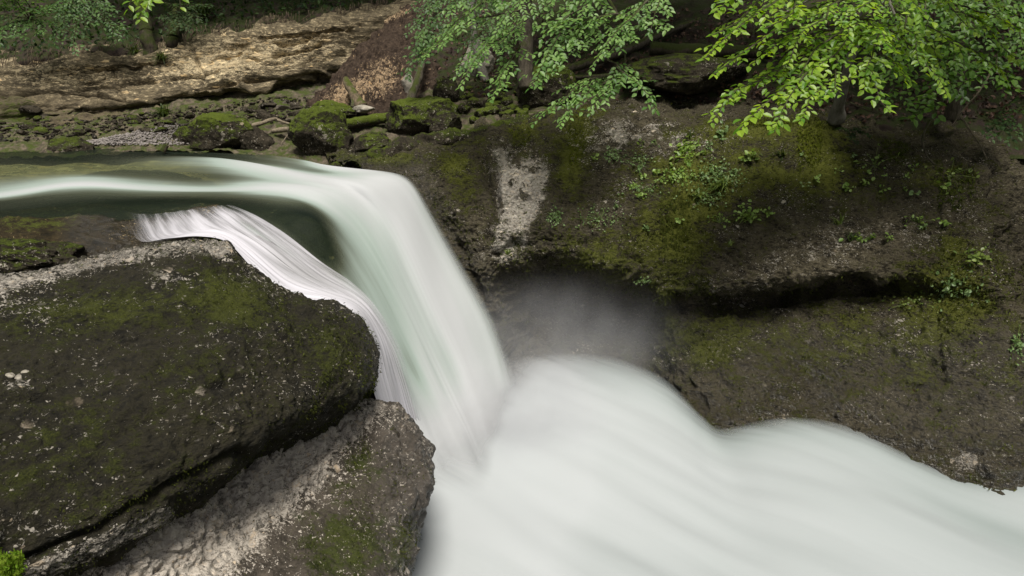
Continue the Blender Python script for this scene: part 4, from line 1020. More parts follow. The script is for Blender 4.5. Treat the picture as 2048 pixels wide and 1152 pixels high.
for i, (cx, cy, wp, hp, lab) in enumerate([(38, 757, 18, 18, "pale upright pebble in group on the huge boulder face"), (22, 752, 20, 11, "flat pale pebble in group on the huge boulder face"), (50, 745, 16, 10, "round pale pebble topmost in group on the huge boulder face")]):
    c, n_ = bou.at(cx, cy); d = proj(c[None])[2][0]
    v, f = rock_shape((wp * d / F, wp * d / F * .8, hp * d / F), 60 + i, 3, 4)
    tag(build("pebble", v + c, f, M['stone'], origin=c), lab, "pebble", "loose pebbles on the huge boulder")
px_rock("boulder", 692, 331, 74, 26, 15.0, 57, M['moss_dim'], "low wet dark rock at the water's edge under the long mossy log", deep=.8)
# mossy ridge of old root or log running up from the lip
pts = [P(672, 322, 15.4), P(740, 318, 15.2), P(810, 300, 15.4), P(880, 284, 15.6), P(960, 272, 15.9), P(1050, 246, 16.2), P(1150, 222, 16.6)]
v, f = tube(pts, [.10, .2, .24, .22, .22, .19, .12], 32, .5, 3, 24)
tag(mossy_obj("mossy_log", v, f, 'moss_dim', pts[2], .1), "long dark moss covered log rising from the lip along the wall top", "log")
pts = [P(672, 252, 16.6), P(720, 244, 16.6), P(770, 236, 16.7), P(800, 232, 16.8)]
v, f = tube(pts, [.12, .13, .12, .11], 24, .3, 5, 16)
tag(mossy_obj("mossy_log", v, f, 'moss', pts[1], .2), "short bright green mossy log lying between two mossy boulders", "log")
# mossy rubble
r_ = np.random.RandomState(8)
spots = []
for i in range(58):
    cx = r_.uniform(900, 1060); cy = 178 + r_.rand() * 62 + (980 - cx) * .08
    if cx > 980 and cy > 235: cy -= 20
    spots.append((cx, cy, r_.uniform(14, 30), 'moss' if r_.rand() < .7 else 'moss_dim', bank))
for cx, cy, s_, mk, sf in spots:
    c, n_ = sf.at(cx, cy); d = proj(c[None])[2][0]
    v, f = rock_shape((s_ * d / F, s_ * d / F, s_ * d / F * .7), r_.randint(999), 3, 6, .2)
    tag(mossy_obj("mossy_stone", v + c + n_ * .03, f, mk, c), "mossy stone in the rubble heap right of the largest mossy boulder", "stone", "mossy rubble stones")
for i in range(150):
    if i < 70: cx, cy = r_.uniform(430, 640), r_.uniform(188, 240); cy = max(cy, 235 - (cx - 430) * .22)
    else: cx, cy = r_.uniform(0, 430), r_.uniform(228, 268)
    s_ = 6 + 22 * r_.rand() ** 2
    c, n_ = bank.at(cx, cy); d = proj(c[None])[2][0]
    v, f = rock_shape((s_ * d / F * r_.uniform(1, 1.5), s_ * d / F, s_ * d / F * r_.uniform(.4, .8)), r_.randint(999), 3, 7)
    tag((mossy_obj("stone", v + c + n_ * .02, f, 'moss_dim' if i % 3 else 'stone_dim', c) if r_.rand() < .7 else build("stone", v + c + n_ * .02, f, M['stone_dim'], origin=c)), "angular fallen stone" + (" in the rubble between cliff and mossy boulders" if i < 70 else " on the bank under the cliff foot"), "stone",
        "fallen stones below the cliff" if i < 70 else "stones on the bank under the cliff")
# gravel beach: thousands of small stones, one mass
V = []
v0, f0 = rock_shape((1, 1, .6), 5, 1, 2)
cs = []
for i in range(2600):
    t = r_.rand(); cx = 175 + t * 215; cy = 290 - r_.rand() * (6 + 34 * min(1, t * 1.3))
    cs.append((cx, cy))
cs = np.array(cs); parts = []
bx, by = bank.px, bank.py
for cx, cy in cs:
    c, _ = bank.at(cx, cy)
    parts.append((v0 * r_.uniform(.02, .065) + c + np.array([r_.uniform(-.06, .06), r_.uniform(-.09, .09), .02]), f0))
v, f = merge(parts)
tag(build("gravel", v, f, M['gravel'], smooth=False), "strip of pinkish grey river gravel at the water's edge", "gravel", kind='stuff')

parts = []
vs_ = [rock_shape((1, 1, .65), 70 + k, 2, 7, .2) for k in range(6)]
for i in range(1500):
    cx = r_.uniform(-20, 700); cy = np.interp(cx, [0, 150, 300, 420, 540, 700], [252, 240, 226, 212, 195, 200]) + r_.rand() ** 1.3 * np.interp(cx, [0, 300, 700], [34, 42, 60])
    if 190 < cx < 400 and cy > 262: continue
    c, n_ = bank.at(cx, cy); v0, f0 = vs_[i % 6]
    an = r_.rand() * 6.28; cc, ss = math.cos(an), math.sin(an)
    vv_ = np.stack([v0[:, 0] * cc - v0[:, 1] * ss, v0[:, 0] * ss + v0[:, 1] * cc, v0[:, 2]], 1)
    parts.append((vv_ * (.035 + .14 * r_.rand() ** 3) * np.array([1, 1, r_.uniform(.5, 1)]) + c + np.array([r_.uniform(-.06, .06), r_.uniform(-.09, .09), .02]), f0))
v, f = merge(parts)
tag(mossy_obj("rubble", v, f, 'stone_dim', np.zeros(3), .05), "small broken rock rubble strewn over the far bank below the cliff", "rubble", kind='stuff')

# driftwood and dead wood
def stick(name, pts, rad, mat, label, cat="branch", group=None, wob=.3, seg=12):
    v, f = tube(pts, rad, seg, wob, 2, 10)
    return tag(build(name, v, f, mat, origin=pts[0]), label, cat, group)
stick("dead_branch", [P(505, 252, 17.0), P(525, 246, 17.0), P(550, 238, 17.2), P(562, 240, 17.3)], [.06, .05, .04, .02], M['deadwood'], "forked grey driftwood branch lying above the bare rock")
stick("dead_branch", [P(555, 240, 17.1), P(580, 248, 17.0), P(612, 254, 16.9)], [.03, .03, .02], M['deadwood'], "thin grey driftwood stick crossing to the tall mossy boulder")
stick("dead_branch", [P(545, 262, 16.9), P(580, 258, 16.8), P(612, 260, 16.8)], [.06, .06, .05], M['deadwood'], "short thick pale driftwood log between boulders")
stick("dead_branch", [P(562, 290, 16.3), P(576, 270, 16.4), P(592, 258, 16.6)], [.015, .015, .01], M['deadwood'], "pale upright twig leaning on rock by the tall mossy boulder")
stick("stump", [P(326, 304, 16.0), P(330, 296, 16.0), P(333, 290, 16.0)], [.07, .06, .055], M['bark_moss'], "mossy stub of wood sticking up out of the river", "stump")
stick("tree_stump", [P(724, 216, 17.4), P(712, 196, 17.5), P(698, 172, 17.8), P(692, 158, 18.0)], [.17, .14, .115, .085], M['stumpwood'], "broken mossy stump leaning on the foot of the clay slope", "stump")
stick("dead_branch", [P(705, 215, 17.3), P(706, 202, 17.4), P(703, 193, 17.5)], [.06, .05, .03], M['bark'], "dark rotten stake beside the broken mossy stump")
stick("dead_tree", [P(812, 216, 17.2), P(826, 186, 17.4), P(838, 152, 17.8), P(846, 112, 18.3), P(850, 70, 18.8)], [.13, .11, .10, .09, .07], M['bark'], "dark leaning dead trunk propped against the clay slope", "dead tree")
stick("fallen_log", [P(1120, 142, 17.6), P(1190, 122, 17.8), P(1260, 98, 18.0), P(1330, 66, 18.2), P(1400, 40, 18.5)], [.11, .12, .11, .10, .08], M['bark'], "straight grey fallen log slanting up the forest slope", "log")
stick("fallen_log", [P(1300, 98, 17.2), P(1380, 102, 17.1), P(1460, 104, 17.0), P(1540, 106, 16.9)], [.17, .18, .17, .15], M['bark_moss'], "thick mossy fallen log lying level across the dark slope", "log")
stick("fallen_log", [P(1130, 155, 17.2), P(1220, 150, 17.2), P(1320, 128, 17.3)], [.05, .05, .04], M['bark'], "thin dark fallen pole below the slanting log", "log")

# ------------------------------------------------------------------ trees
def tree(name, label, base, trunk_pts, trunk_r, trunk_mat, sprays, leafmat, extra=None, limbs=(), cat="tree", leaf=.11, dens=1.0, tilt=.25, crown=None, side=9):
    root = tag(empty(name, base), label, cat)
    v, f = tube(trunk_pts, trunk_r, 20, .3, 7, 14)
    tr = build("trunk", v, f, trunk_mat, root)
    for lp, lr in limbs:
        v, f = tube(lp, lr, 7, .08, 3, 4); build("branch", v, f, trunk_mat, root)
    L, T = [], []
    for i, s in enumerate(sprays):
        a, b_, sp = s[0], s[1], s[2]
        lv, tw = spray(a, b_, sp, 100 + i * 7 + len(sprays), leaf * (s[3] if len(s) > 3 else 1) * (.82 + .36 * ((i * 37) % 10) / 10), dens=dens, tilt=tilt, side=side)
        L.append(lv); T.append(tw)
    if crown:
        for (c, rad, n, sz, sd2) in crown: L.append(cloud(np.array(c), rad, n, sz, sd2))
    v, f = merge(L); build("crown", v, f, leafmat, root, smooth=False)
    if T:
        v, f = merge(T); build("twigs", v, f, M['bark'], root)
    return root

def SP(x0, y0, d0, x1, y1, d1, sp, k=1.0): return (P(x0, y0, d0), P(x1, y1, d1), sp, k)

tp = [P(1054, 178, 16.4), P(1052, 120, 16.4), P(1051, 60, 16.4), P(1050, 0, 16.4), P(1046, -150, 16.3), P(1040, -420, 16.2)]
mid_sprays = [SP(1040, 20, 14.5, 830, 110, 13.0, .75), SP(1030, -40, 14.2, 880, 85, 12.6, .8), SP(1030, 50, 13.8, 920, 165, 12.2, .6), SP(1100, 20, 13.6, 950, 120, 12.4, .8),
  SP(1040, 90, 13.6, 980, 192, 12.2, .45), SP(1000, -60, 14, 900, 20, 12.8, .8), SP(1150, -60, 13.5, 990, 60, 12.2, .9), SP(1200, -30, 13.4, 1080, 130, 12.0, .8),
  SP(1230, 20, 13.2, 1060, 165, 12.0, .7), SP(1290, 30, 13.0, 1090, 60, 12.2, .8), SP(1330, -20, 13.2, 1180, 130, 11.8, .75), SP(1330, 40, 13.0, 1200, 110, 12.0, .6),
  SP(1260, 130, 12.8, 1065, 238, 11.8, .55), SP(1240, 150, 12.6, 1120, 245, 11.7, .42), SP(1215, 120, 12.6, 1312, 215, 11.8, .42), SP(1230, 150, 12.6, 1180, 225, 11.8, .4),
  SP(1120, -80, 14, 1100, 25, 12.8, .7), SP(1250, -90, 13.6, 1160, 30, 12.4, .9), SP(1340, -90, 13.4, 1300, 60, 12.2, .7), SP(1160, 60, 13, 1090, 150, 12, .5)]
limbs = [([P(1050, -30, 16.3), P(1060, -40, 15.2), P(1040, 10, 14.4)], [.05, .04, .025]), ([P(1050, -60, 16.3), P(1150, -70, 14.8), P(1230, 20, 13.2), P(1250, 110, 12.8), P(1245, 150, 12.6)], [.06, .05, .03, .02, .012]),
         ([P(1048, -90, 16.3), P(1200, -120, 14.8), P(1330, -60, 13.4)], [.06, .05, .03])]
tree("beech_tree", "beech with silvery green hanging leaves and upright grey brown trunk above the rock wall", tp[0], tp, [.2, .17, .16, .15, .14, .10], M['bark'], mid_sprays, M['leaf_mid'], limbs=limbs, leaf=.118, dens=1.1, tilt=.08,
     crown=[((3.4, 17.5, 8.4), (4.6, 3.4, 1.8), 3200, .45, 3)])  # unseen leaf mass above the frame, added to shade the slope behind
tp = [P(972, 165, 18.2), P(958, 120, 18.3), P(950, 80, 18.4), P(945, 20, 18.4), P(940, -200, 18.2)]
tree("young_tree", "slim pale trunk with dim drooping foliage behind the silvery beech", tp[0], tp, [.12, .10, .095, .09, .07], M['bark_pale'],
     [SP(940, -60, 17, 812, 60, 15.6, .7), SP(900, -40, 16.6, 830, 100, 15.4, .6), SP(880, 20, 16.4, 815, 150, 15.6, .5), SP(930, -50, 16.6, 880, 70, 15.2, .7), SP(870, 60, 16.2, 840, 125, 15.6, .4), SP(960, -20, 17, 1000, 110, 16, .8), SP(980, 40, 17, 920, 140, 16, .6)], M['leaf_left2'] if 'leaf_left2' in M else M['leaf_left'], leaf=.13)
tp = [P(1672, 240, 14.8), P(1682, 190, 14.3), P(1694, 140, 13.9), P(1712, 80, 13.5), P(1730, 20, 13.2), P(1748, -60, 12.9), P(1790, -320, 12.5)]
br = [SP(1690, -40, 12, 1425, 50, 9.8, .8), SP(1640, -30, 11.5, 1410, 100, 9.6, .7), SP(1700, 10, 11.6, 1430, 130, 9.8, .6), SP(1660, 60, 11.2, 1500, 120, 9.9, .6), SP(1700, -60, 11.5, 1530, 40, 9.6, .8),
  SP(1720, 60, 11.6, 1425, 225, 9.8, .6), SP(1690, 110, 11.2, 1420, 212, 10.0, .5), SP(1700, 100, 11.2, 1480, 245, 9.8, .45), SP(1640, 130, 10.6, 1550, 255, 9.6, .4), SP(1660, 150, 10.6, 1600, 235, 9.7, .4),
  SP(1720, -20, 11.6, 1580, 110, 9.8, .7), SP(1740, 20, 11.6, 1620, 170, 10, .7), SP(1740, 60, 11.4, 1640, 190, 10, .6), SP(1720, 40, 11, 1790, 95, 9.8, .45), SP(1700, 120, 10.8, 1780, 215, 10, .4), SP(1760, 40, 11.4, 1730, 170, 10.2, .6),
  SP(1780, -40, 11.4, 1700, 60, 10, .8), SP(1560, -60, 11, 1430, 15, 9.8, .6), SP(1760, -60, 11, 1840, 40, 10, .7), SP(1780, 60, 11, 1895, 182, 10.2, .45), SP(1790, 10, 11.2, 1840, 120, 10.2, .6), SP(1760, 110, 11, 1820, 165, 10.4, .45), SP(1700, 60, 11.2, 1560, 190, 10, .6),
  SP(1800, -30, 11.6, 1960, 60, 10.6, .5), SP(1830, -20, 11.6, 2045, 112, 10.8, .5), SP(1810, 30, 11.4, 1930, 120, 10.6, .45), SP(1850, -60, 11.6, 2010, 15, 10.8, .5), SP(1900, 10, 11.4, 2070, 70, 10.8, .5), SP(1880, 70, 11.6, 2010, 150, 11, .4), SP(1840, 60, 11.6, 1880, 150, 11, .4), SP(1800, -70, 11.6, 1900, 5, 10.6, .5)]
br = [(a_, b_, sp_ * .74, k_) for a_, b_, sp_, k_ in br]
limbs = [([P(1735, 10, 13.2), P(1720, -30, 12.4), P(1660, -20, 11.6), P(1560, 30, 10.6)], [.05, .04, .025, .012]), ([P(1712, 80, 13.5), P(1700, 90, 12.4), P(1680, 110, 11.4)], [.04, .03, .02]), ([P(1740, -20, 13.1), P(1770, -10, 12.2), P(1790, 30, 11.3)], [.04, .03, .02])]
tree("beech_tree", "bright yellow green beech with leaning grey trunk rooted on top of the rock wall", tp[0], tp, [.17, .12, .10, .095, .09, .085, .06], M['bark_pale'], br, M['leaf_bright'], limbs=limbs, leaf=.132, dens=1.1, tilt=.08,
     crown=[((8.3, 10.4, 5.4), (2.3, 1.6, 1.0), 900, .38, 5)])  # leaf clump hung out of view to darken the right of the wall
tp = [P(1905, 240, 14.4), P(1915, 180, 14.2), P(1925, 110, 14.0), P(1940, 20, 13.8), P(1960, -200, 13.6)]
dk_sprays = [SP(1900 + dx, y0, 13.2, 1900 + dx + ex, y0 + ey, 12.2, .8) for dx, y0, ex, ey in ((-60, -40, 20, 120), (20, -40, -40, 130), (80, -60, 40, 120), (120, 0, 30, 130), (-20, 60, 30, 120), (60, 70, 50, 110), (-90, 90, -30, 110), (0, 140, -70, 90), (130, 60, 60, 80), (40, -20, 60, 60), (-130, -30, 40, 90), (-140, 20, 60, 120), (-60, 40, -60, 110), (70, 20, -60, 110), (20, 100, 90, 60), (-30, -60, 60, 130))]
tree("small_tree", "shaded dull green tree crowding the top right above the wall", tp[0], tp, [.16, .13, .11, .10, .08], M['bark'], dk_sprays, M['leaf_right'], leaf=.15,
     crown=[((9.8, 15.0, 7.4), (4.6, 3.0, 1.6), 3200, .45, 6)])  # out-of-frame foliage added as shade for the right-hand slope
tp = [P(312, 150, 21.3), P(304, 118, 20.7), P(298, 90, 20.5), P(290, 50, 20.5), P(284, 10, 20.6), P(280, -40, 20.8), P(276, -300, 21)]
tree("mossy_tree", "mossy trunk hanging over the cliff edge with unseen crown added above for shade", tp[0], tp, [.34, .27, .2, .18, .17, .16, .12], M['bark_moss'],
     [SP(330, -90, 16, 290, 18, 15, .3, 2.0), SP(350, -80, 16, 360, 8, 15, .3, 2.0), SP(300, -60, 16.4, 255, 12, 15.2, .3, 2.0), SP(285, -20, 16.4, 280, 34, 15.4, .2, 2.0)], M['leaf_bright'], leaf=.12, dens=.8, side=4, crown=[((-8.5, 23.0, 8.2), (7, 2.0, 1.4), 2200, .5, 9)])  # the crown is unseen, placed overhead to shade the slope above the cliff
stick("tree_stump", [P(343, 130, 21.5), P(346, 92, 20.9), P(349, 60, 20.9), P(354, 12, 21.2)], [.3, .19, .14, .11], M['bark_moss'], "short mossy stump on the cliff edge right of the mossy trunk", "stump")

# rowan shrub over the cliff, top left
def shrub(name, label, base, sprays, leafmat, leaf, dens=1.0, group=None, cat="shrub", side=7, tilt=.3):
    root = tag(empty(name, base), label, cat, group)
    L, T = [], []
    for i, s in enumerate(sprays):
        lv, tw = spray(s[0], s[1], s[2], 400 + i * 3 + int(abs(base[0] * 10)), leaf, dens=dens, side=side, tilt=tilt); L.append(lv); T.append(tw)
    v, f = merge(T); build("stem", v, f, M['bark'], root)
    v, f = merge(L); build("foliage", v, f, leafmat, root, smooth=False)
    return root
shrub("rowan_shrub", "rowan shrub with small dim leaves spilling over the left cliff edge", P(60, 90, 20.6),
      [SP(60, 40, 19.8, x1, y1, 18.4, .8) for x1, y1 in ((-60, 30), (10, -20), (70, 20), (20, 70), (90, 60), (-20, 85), (120, 10), (-40, -30), (50, -30))], M['leaf_left'], .13)
shrub("rowan_shrub", "sparse green shrub hanging between rowan and mossy trunk", P(180, 70, 20.6),
      [SP(150, -20, 20, x1, y1, 18.8, .7) for x1, y1 in ((130, 50), (180, 40), (210, 15), (240, 70), (150, 100), (110, 85), (225, 60))], M['leaf_left'], .12, .8)
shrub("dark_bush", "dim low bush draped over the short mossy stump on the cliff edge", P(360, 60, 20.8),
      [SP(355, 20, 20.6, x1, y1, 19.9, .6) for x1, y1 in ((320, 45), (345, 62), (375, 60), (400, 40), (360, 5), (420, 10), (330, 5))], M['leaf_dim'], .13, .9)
shrub("leafy_sapling", "small maple like sapling with lobed leaves hanging near the mossy trunk", P(235, 70, 20.2),
      [SP(215, 50, 19.8, x1, y1, 19.2, .3) for x1, y1 in ((250, 65), (235, 80), (225, 70))], M['leaf_left'], .14, .8)
shrub("fern", "dark green fern fronds on the mossy bench under the hanging leaves", P(1280, 170, 16.2),
      [SP(1270, 172, 16.3, x1, y1, 15.8, .18) for x1, y1 in ((1240, 160), (1262, 148), (1290, 145), (1312, 160), (1300, 180))], M['leaf_left'], .07, 1.2, cat="fern")
shrub("conifer_sapling", "little dark conifer like sprig on the wall below the bright beech", P(1700, 268, 14.2),
      [SP(1690, 262, 14.0, x1, y1, 13.7, .18) for x1, y1 in ((1730, 255), (1740, 270), (1715, 285), (1680, 255))], M['leaf_dark'], .07, 1.5, cat="sapling")
shrub("bramble", "dim green trailing bramble in the dark right hand corner above the crack", P(2000, 260, 13.6),
      [SP(1990, 230, 13.6, x1, y1, 13.0, .35) for x1, y1 in ((2040, 220), (2045, 270), (1985, 275), (2020, 250), (2060, 180), (2030, 290))], M['leaf_left'], .12, .7, cat="bramble")

# bare roots and twigs on the upper right
for i, (pts, lab) in enumerate([
    ([(1945, 60), (1935, 130), (1920, 200), (1910, 240)], "thin bare sapling stem rising beside the shaded tree"),
    ([(1990, 130), (1960, 180), (1930, 215), (1905, 250)], "pale bare dead branch crossing behind the shaded tree"),
    ([(1860, 240), (1845, 280), (1860, 320), (1890, 330), (1940, 290)], "looping bare root hanging down the dark wall"),
    ([(1920, 230), (1940, 260), (1960, 290), (1975, 320)], "dark bare root under the shaded tree"),
    ([(1700, 205), (1740, 222), (1790, 235)], "thin pale broken twig at the leaning beech trunk")]):
    q_ = [P(x, y, 13.7 - .05 * k) for k, (x, y) in enumerate(pts)]
    stick("bare_branch", q_, list(np.linspace(.025, .01, len(q_))), M['deadwood'] if i % 2 else M['bark'], lab, wob=.05, seg=6)

# ------------------------------------------------------------------ small plants on the wall
def tuft(px, py, n, ln, label, mat='grass', sf=None, group="grass tufts on the rock wall", seed=None):
    c, n_ = (sf or wall).at(px, py)
    v, f = grass_tuft(c, int(n * 1.2), ln * 1.15, n_, int(px + py), wd=.024)
    tag(build("grass_tuft", v, f, M[mat], origin=c, smooth=False), label, "grass tuft", group)
tuft(1445, 375, 60, .42, "fullest sunlit grass tuft growing in the leafy patch on the wall")
tuft(1395, 392, 26, .30, "thin pale grass tuft left of the fullest tuft on the wall")
tuft(1500, 440, 34, .34, "sprawling grass tuft below the leafy patch on the wall")
tuft(1505, 315, 18, .32, "small grass tuft beside a pale plant high on the wall")
tuft(1562, 312, 24, .36, "dim brownish grass tuft below the bright beech branch tips", 'grass_dim')
tuft(1678, 448, 14, .36, "upright green grass tuft on the bare pebbly band", 'grass')
tuft(1705, 480, 18, .30, "drooping grass tuft on pebbly band beside trailing leaves", 'grass_dim')
tuft(1408, 310, 14, .28, "small grass tuft right of the round-leaved plant")
tuft(1016, 510, 12, .26, "lone grass wisp at the edge of the wet alcove")
tuft(1460, 490, 8, .2, "tiny grass wisp below the sprawling tuft")
tuft(1380, 275, 12, .3, "small dark grass tuft on top of the wall", 'grass_dim')
tuft(330, 232, 120, .55, "wide green grass clump on the far bank under the cliff", 'grass_dim', bank, None)
tuft(120, 230, 40, .35, "low green grass clump left on the bank by the cliff foot", 'grass_dim', bank, None)
tuft(405, 30, 90, .8, "hanging grass clump above the cliff edge", 'grass_dim', hill, None)
tuft(322, 118, 60, .5, "grass fringe on the cliff edge between mossy trunk and stump", 'grass_dim', cl, None)
tuft(275, 108, 70, .6, "grass clump at the foot of the mossy trunk", 'grass_dim', hill, None)

def plant(px, py, rad, n, size, label, mat='leaf_lime', name="small_plant", cat="plant", sf=None, group=None, seed=0):
    sf = sf or wall
    c, n_ = sf.at(px, py); r_ = np.random.RandomState(int(px * 3 + py))
    t1 = np.cross(n_, [0, 0, 1.0]); t1 /= np.linalg.norm(t1) + 1e-6; t2 = np.cross(t1, n_)
    d = proj(c[None])[2][0]
    q_ = r_.normal(size=(n, 2)) * .5
    O = []
    for x_, y_ in q_:
        O.append(sf.at(px + x_ * rad[0], py + y_ * rad[1])[0] + n_ * r_.uniform(.01, .09) * min(1.5, size / .05))
    O = np.array(O); D = r_.normal(size=(n, 3)) * .7 + n_ * .4 - np.array([0, 0, .25]); N_ = n_ + np.array([0, 0, .6]) + r_.normal(size=(n, 3)) * .35
    ln = size * 1.25 * r_.uniform(.6, 1.2, n)
    lv = leaves(O, D, N_, ln, ln * .8)
    root = tag(empty(name, c), label, cat, group)
    st = []
    for k in range(min(n, 14)):
        st.append(tube([c - n_ * .02, (c + O[k]) / 2 + n_ * .02, O[k]], [.005, .004, .003], 4, sub=2))
    v, f = merge(st); build("stem", v, f, M['grass'], root)
    v, f = lv; build("foliage", v, f, M[mat], root, smooth=False)
plant(1380, 303, (30, 22), 70, .10, "round-leaved pale plant near the top of the sunlit wall")
plant(1443, 268, (16, 14), 26, .08, "little silvery plant on the wall crest right of round-leaved plant", 'leaf_creep')
plant(1495, 318, (14, 10), 14, .10, "small pale leafy plant by a thin grass tuft")
plant(1360, 352, (42, 18), 150, .055, "dense lime green leafy mat left of the fullest grass tuft", 'leaf_lime')
plant(1440, 350, (50, 28), 260, .045, "grey green creeping mat around the fullest grass tuft", 'leaf_creep')
plant(1410, 395, (46, 24), 150, .045, "creeping mat of tiny leaves below the fullest tuft", 'leaf_creep')
plant(1108, 432, (20, 18), 110, .04, "isolated pale creeping patch right of the white rock face", 'leaf_creep')
plant(1200, 440, (42, 22), 160, .032, "dim creeping patch in the middle of the wall", 'leaf_creep')
plant(1270, 320, (34, 14), 90, .035, "thin creeping patch on the bare sunlit slope", 'leaf_creep')
plant(1285, 380, (46, 16), 110, .035, "scattered creeping leaves left of the lime mat", 'leaf_creep')
plant(1225, 310, (20, 14), 70, .045, "pale creeping tuft on the light rock of the upper wall", 'leaf_creep')
plant(1290, 560, (18, 8), 40, .035, "tiny green patch just above the undercut", 'leaf_creep')
plant(1500, 430, (26, 20), 50, .06, "pale trailing plant tangled in the sprawling grass tuft")
plant(1440, 445, (34, 10), 26, .055, "thin trailing stems of pale leaves below the mats")
plant(1540, 425, (10, 12), 12, .06, "small pale sprig right of the sprawling tuft")
plant(1720, 484, (30, 7), 24, .07, "trailing round leaves on the pebbly band")
plant(1632, 357, (8, 6), 6, .09, "single bright three-leaved sprig below the hanging moss")
plant(1775, 478, (10, 8), 8, .07, "small pale sprig right of the trailing round leaves")
plant(1830, 445, (26, 10), 14, .06, "scattered bright leaves on the right pebbly band")
plant(1910, 560, (50, 45), 160, .06, "bright green fern like patch left of the dark crack", 'leaf_creep')
plant(1950, 515, (26, 20), 60, .06, "green leafy patch high beside the dark crack", 'grass')
plant(1830, 600, (60, 20), 60, .04, "sparse tiny leaves under the crack of the lower block", 'grass')
plant(2030, 690, (16, 30), 60, .05, "dim creeping patch right at the frame edge beside crack", 'leaf_creep')
plant(1750, 330, (40, 30), 22, .07, "few bright leaves dotted on the dark wall under the bramble", 'leaf_lime')
plant(1900, 350, (50, 30), 26, .07, "few green leaves dotted on the dark right wall", 'grass')

r_ = np.random.RandomState(31)
LAB = [("tiny pale sprig rooted in the upper sunlit half of the mossy wall", "small sprigs on the upper wall"), ("tiny green sprig on the dim right half of the mossy wall", "small sprigs on the right wall")]
for i in range(34):
    if i < 18: x, y, k_ = r_.uniform(1180, 1560), r_.uniform(270, 470), 0
    else: x, y, k_ = r_.uniform(1600, 1960), r_.uniform(300, 470), 1
    plant(x, y, (9, 7), r_.randint(5, 14), r_.uniform(.04, .075), LAB[k_][0], 'leaf_lime' if i % 3 else 'leaf_creep', group=LAB[k_][1])
# hanging moss
def moss_hang(px, py, wpx, hpx, n, label, mat, sf=None, size=.05):
    sf = sf or wall
    r_ = np.random.RandomState(int(px)); O, N_ = [], []
    for i in range(n):
        x_ = r_.uniform(-1, 1); y_ = r_.uniform(-1, 1)
        if abs(x_) > 1 - .5 * max(0, y_) + .3 * math.sin(9 * x_ + py): continue
        c, n_ = sf.at(px + x_ * wpx / 2, py + y_ * hpx / 2 * (1 + .25 * math.sin(7 * x_)))
        O.append(c + n_ * r_.uniform(.0, .08)); N_.append(n_)
    O, N_ = np.array(O), np.array(N_); m = len(O)
    lv = leaves(O, N_ * .6 - np.array([0, 0, 1]) + r_.normal(size=(m, 3)) * .35, N_ + r_.normal(size=(m, 3)) * .3, size * r_.uniform(.6, 1.3, m), size * .45 * np.ones(m))
    tag(build("moss_cushion", lv[0], lv[1], M[mat], smooth=False), label, "moss", kind='stuff')
M['moss_leaf'] = leaf_mat("moss_fronds", (.035, .045, .004), (.13, .15, .014), .2, .8, .1)
M['moss_leaf_dim'] = leaf_mat("dim_moss_fronds", (.02, .028, .004), (.075, .09, .012), .2, .8, .1)
moss_hang(1620, 285, 52, 105, 1500, "thick yellow green moss curtain hanging under the bright beech", 'moss_leaf')
moss_hang(1905, 370, 90, 80, 1300, "olive moss cushion on the wall beside the dark crack", 'moss_leaf_dim')
moss_hang(1790, 305, 60, 40, 500, "dim moss cushion below the conifer like sprig", 'moss_leaf_dim')
moss_hang(1530, 245, 110, 22, 700, "flat moss cushion along the wall crest under beech tips", 'moss_leaf')
moss_hang(1345, 440, 70, 110, 1300, "rusty green moss film patch in the middle of the wall", 'moss_leaf_dim', size=.035)
moss_hang(1150, 270, 34, 110, 1100, "bright moss streak down the left shoulder of the wall", 'moss_leaf', size=.04)
moss_hang(1040, 275, 44, 40, 500, "moss cushion at the head of the notch by pale rock", 'moss_leaf', size=.04)
# bright moss tuft in the near corner
c = P(-6, 1150, 4.15)
v, f = rock_shape((.26, .28, .22), 4, 4, 0, .45)
r_ = np.random.RandomState(3)
root = tag(empty("moss_cushion", c), "vivid green moss tuft in the bottom left corner of the near rock", "moss")
build("cushion", v * .9 + c, f, M['moss_bright'], root)
q_ = r_.normal(size=(1500, 3)); q_ /= np.linalg.norm(q_, axis=1, keepdims=True)
lv = leaves(c + (v * .9)[r_.randint(len(v), size=1500)] * 1.0 + r_.normal(size=(1500, 3)) * .006, q_ * .4 + np.array([0, -.3, .8]) + r_.normal(size=q_.shape) * .5, np.cross(q_, r_.normal(size=q_.shape)), .03 * np.ones(len(q_)), .012 * np.ones(len(q_)))
M['moss_tip'] = leaf_mat("moss_tips", (.09, .17, .01), (.26, .36, .04), .3, .7, .1)
build("fronds", lv[0], lv[1], M['moss_tip'], root, smooth=False)

# fallen leaves on the lower block
for i, (x, y, mk) in enumerate([(1889, 695, 'yellow_leaf'), (1985, 742, 'yellow_leaf'), (1772, 592, 'yellow_leaf'), (1877, 622, 'yellow_leaf'), (1740, 672, 'litter_leaf'), (1518, 645, 'litter_leaf'), (1830, 776, 'litter_leaf'), (1960, 683, 'yellow_leaf'), (1830, 655, 'yellow_leaf'), (1700, 560, 'litter_leaf'), (1655, 640, 'litter_leaf')]):
    c, n_ = wall.at(x, y)
    lv = leaves([c + n_ * .012], [np.array([.5 * math.sin(i * 2.1), 0, -1])], [n_], [.10], [.06])
    tag(build("fallen_leaf", lv[0], lv[1], M[mk], origin=c, smooth=False), ("yellow" if mk[0] == 'y' else "brown") + " fallen leaf stuck to the lower mossy rock wall", "leaf", "yellow leaves on the rock wall" if mk[0] == 'y' else "brown leaves on the rock wall")

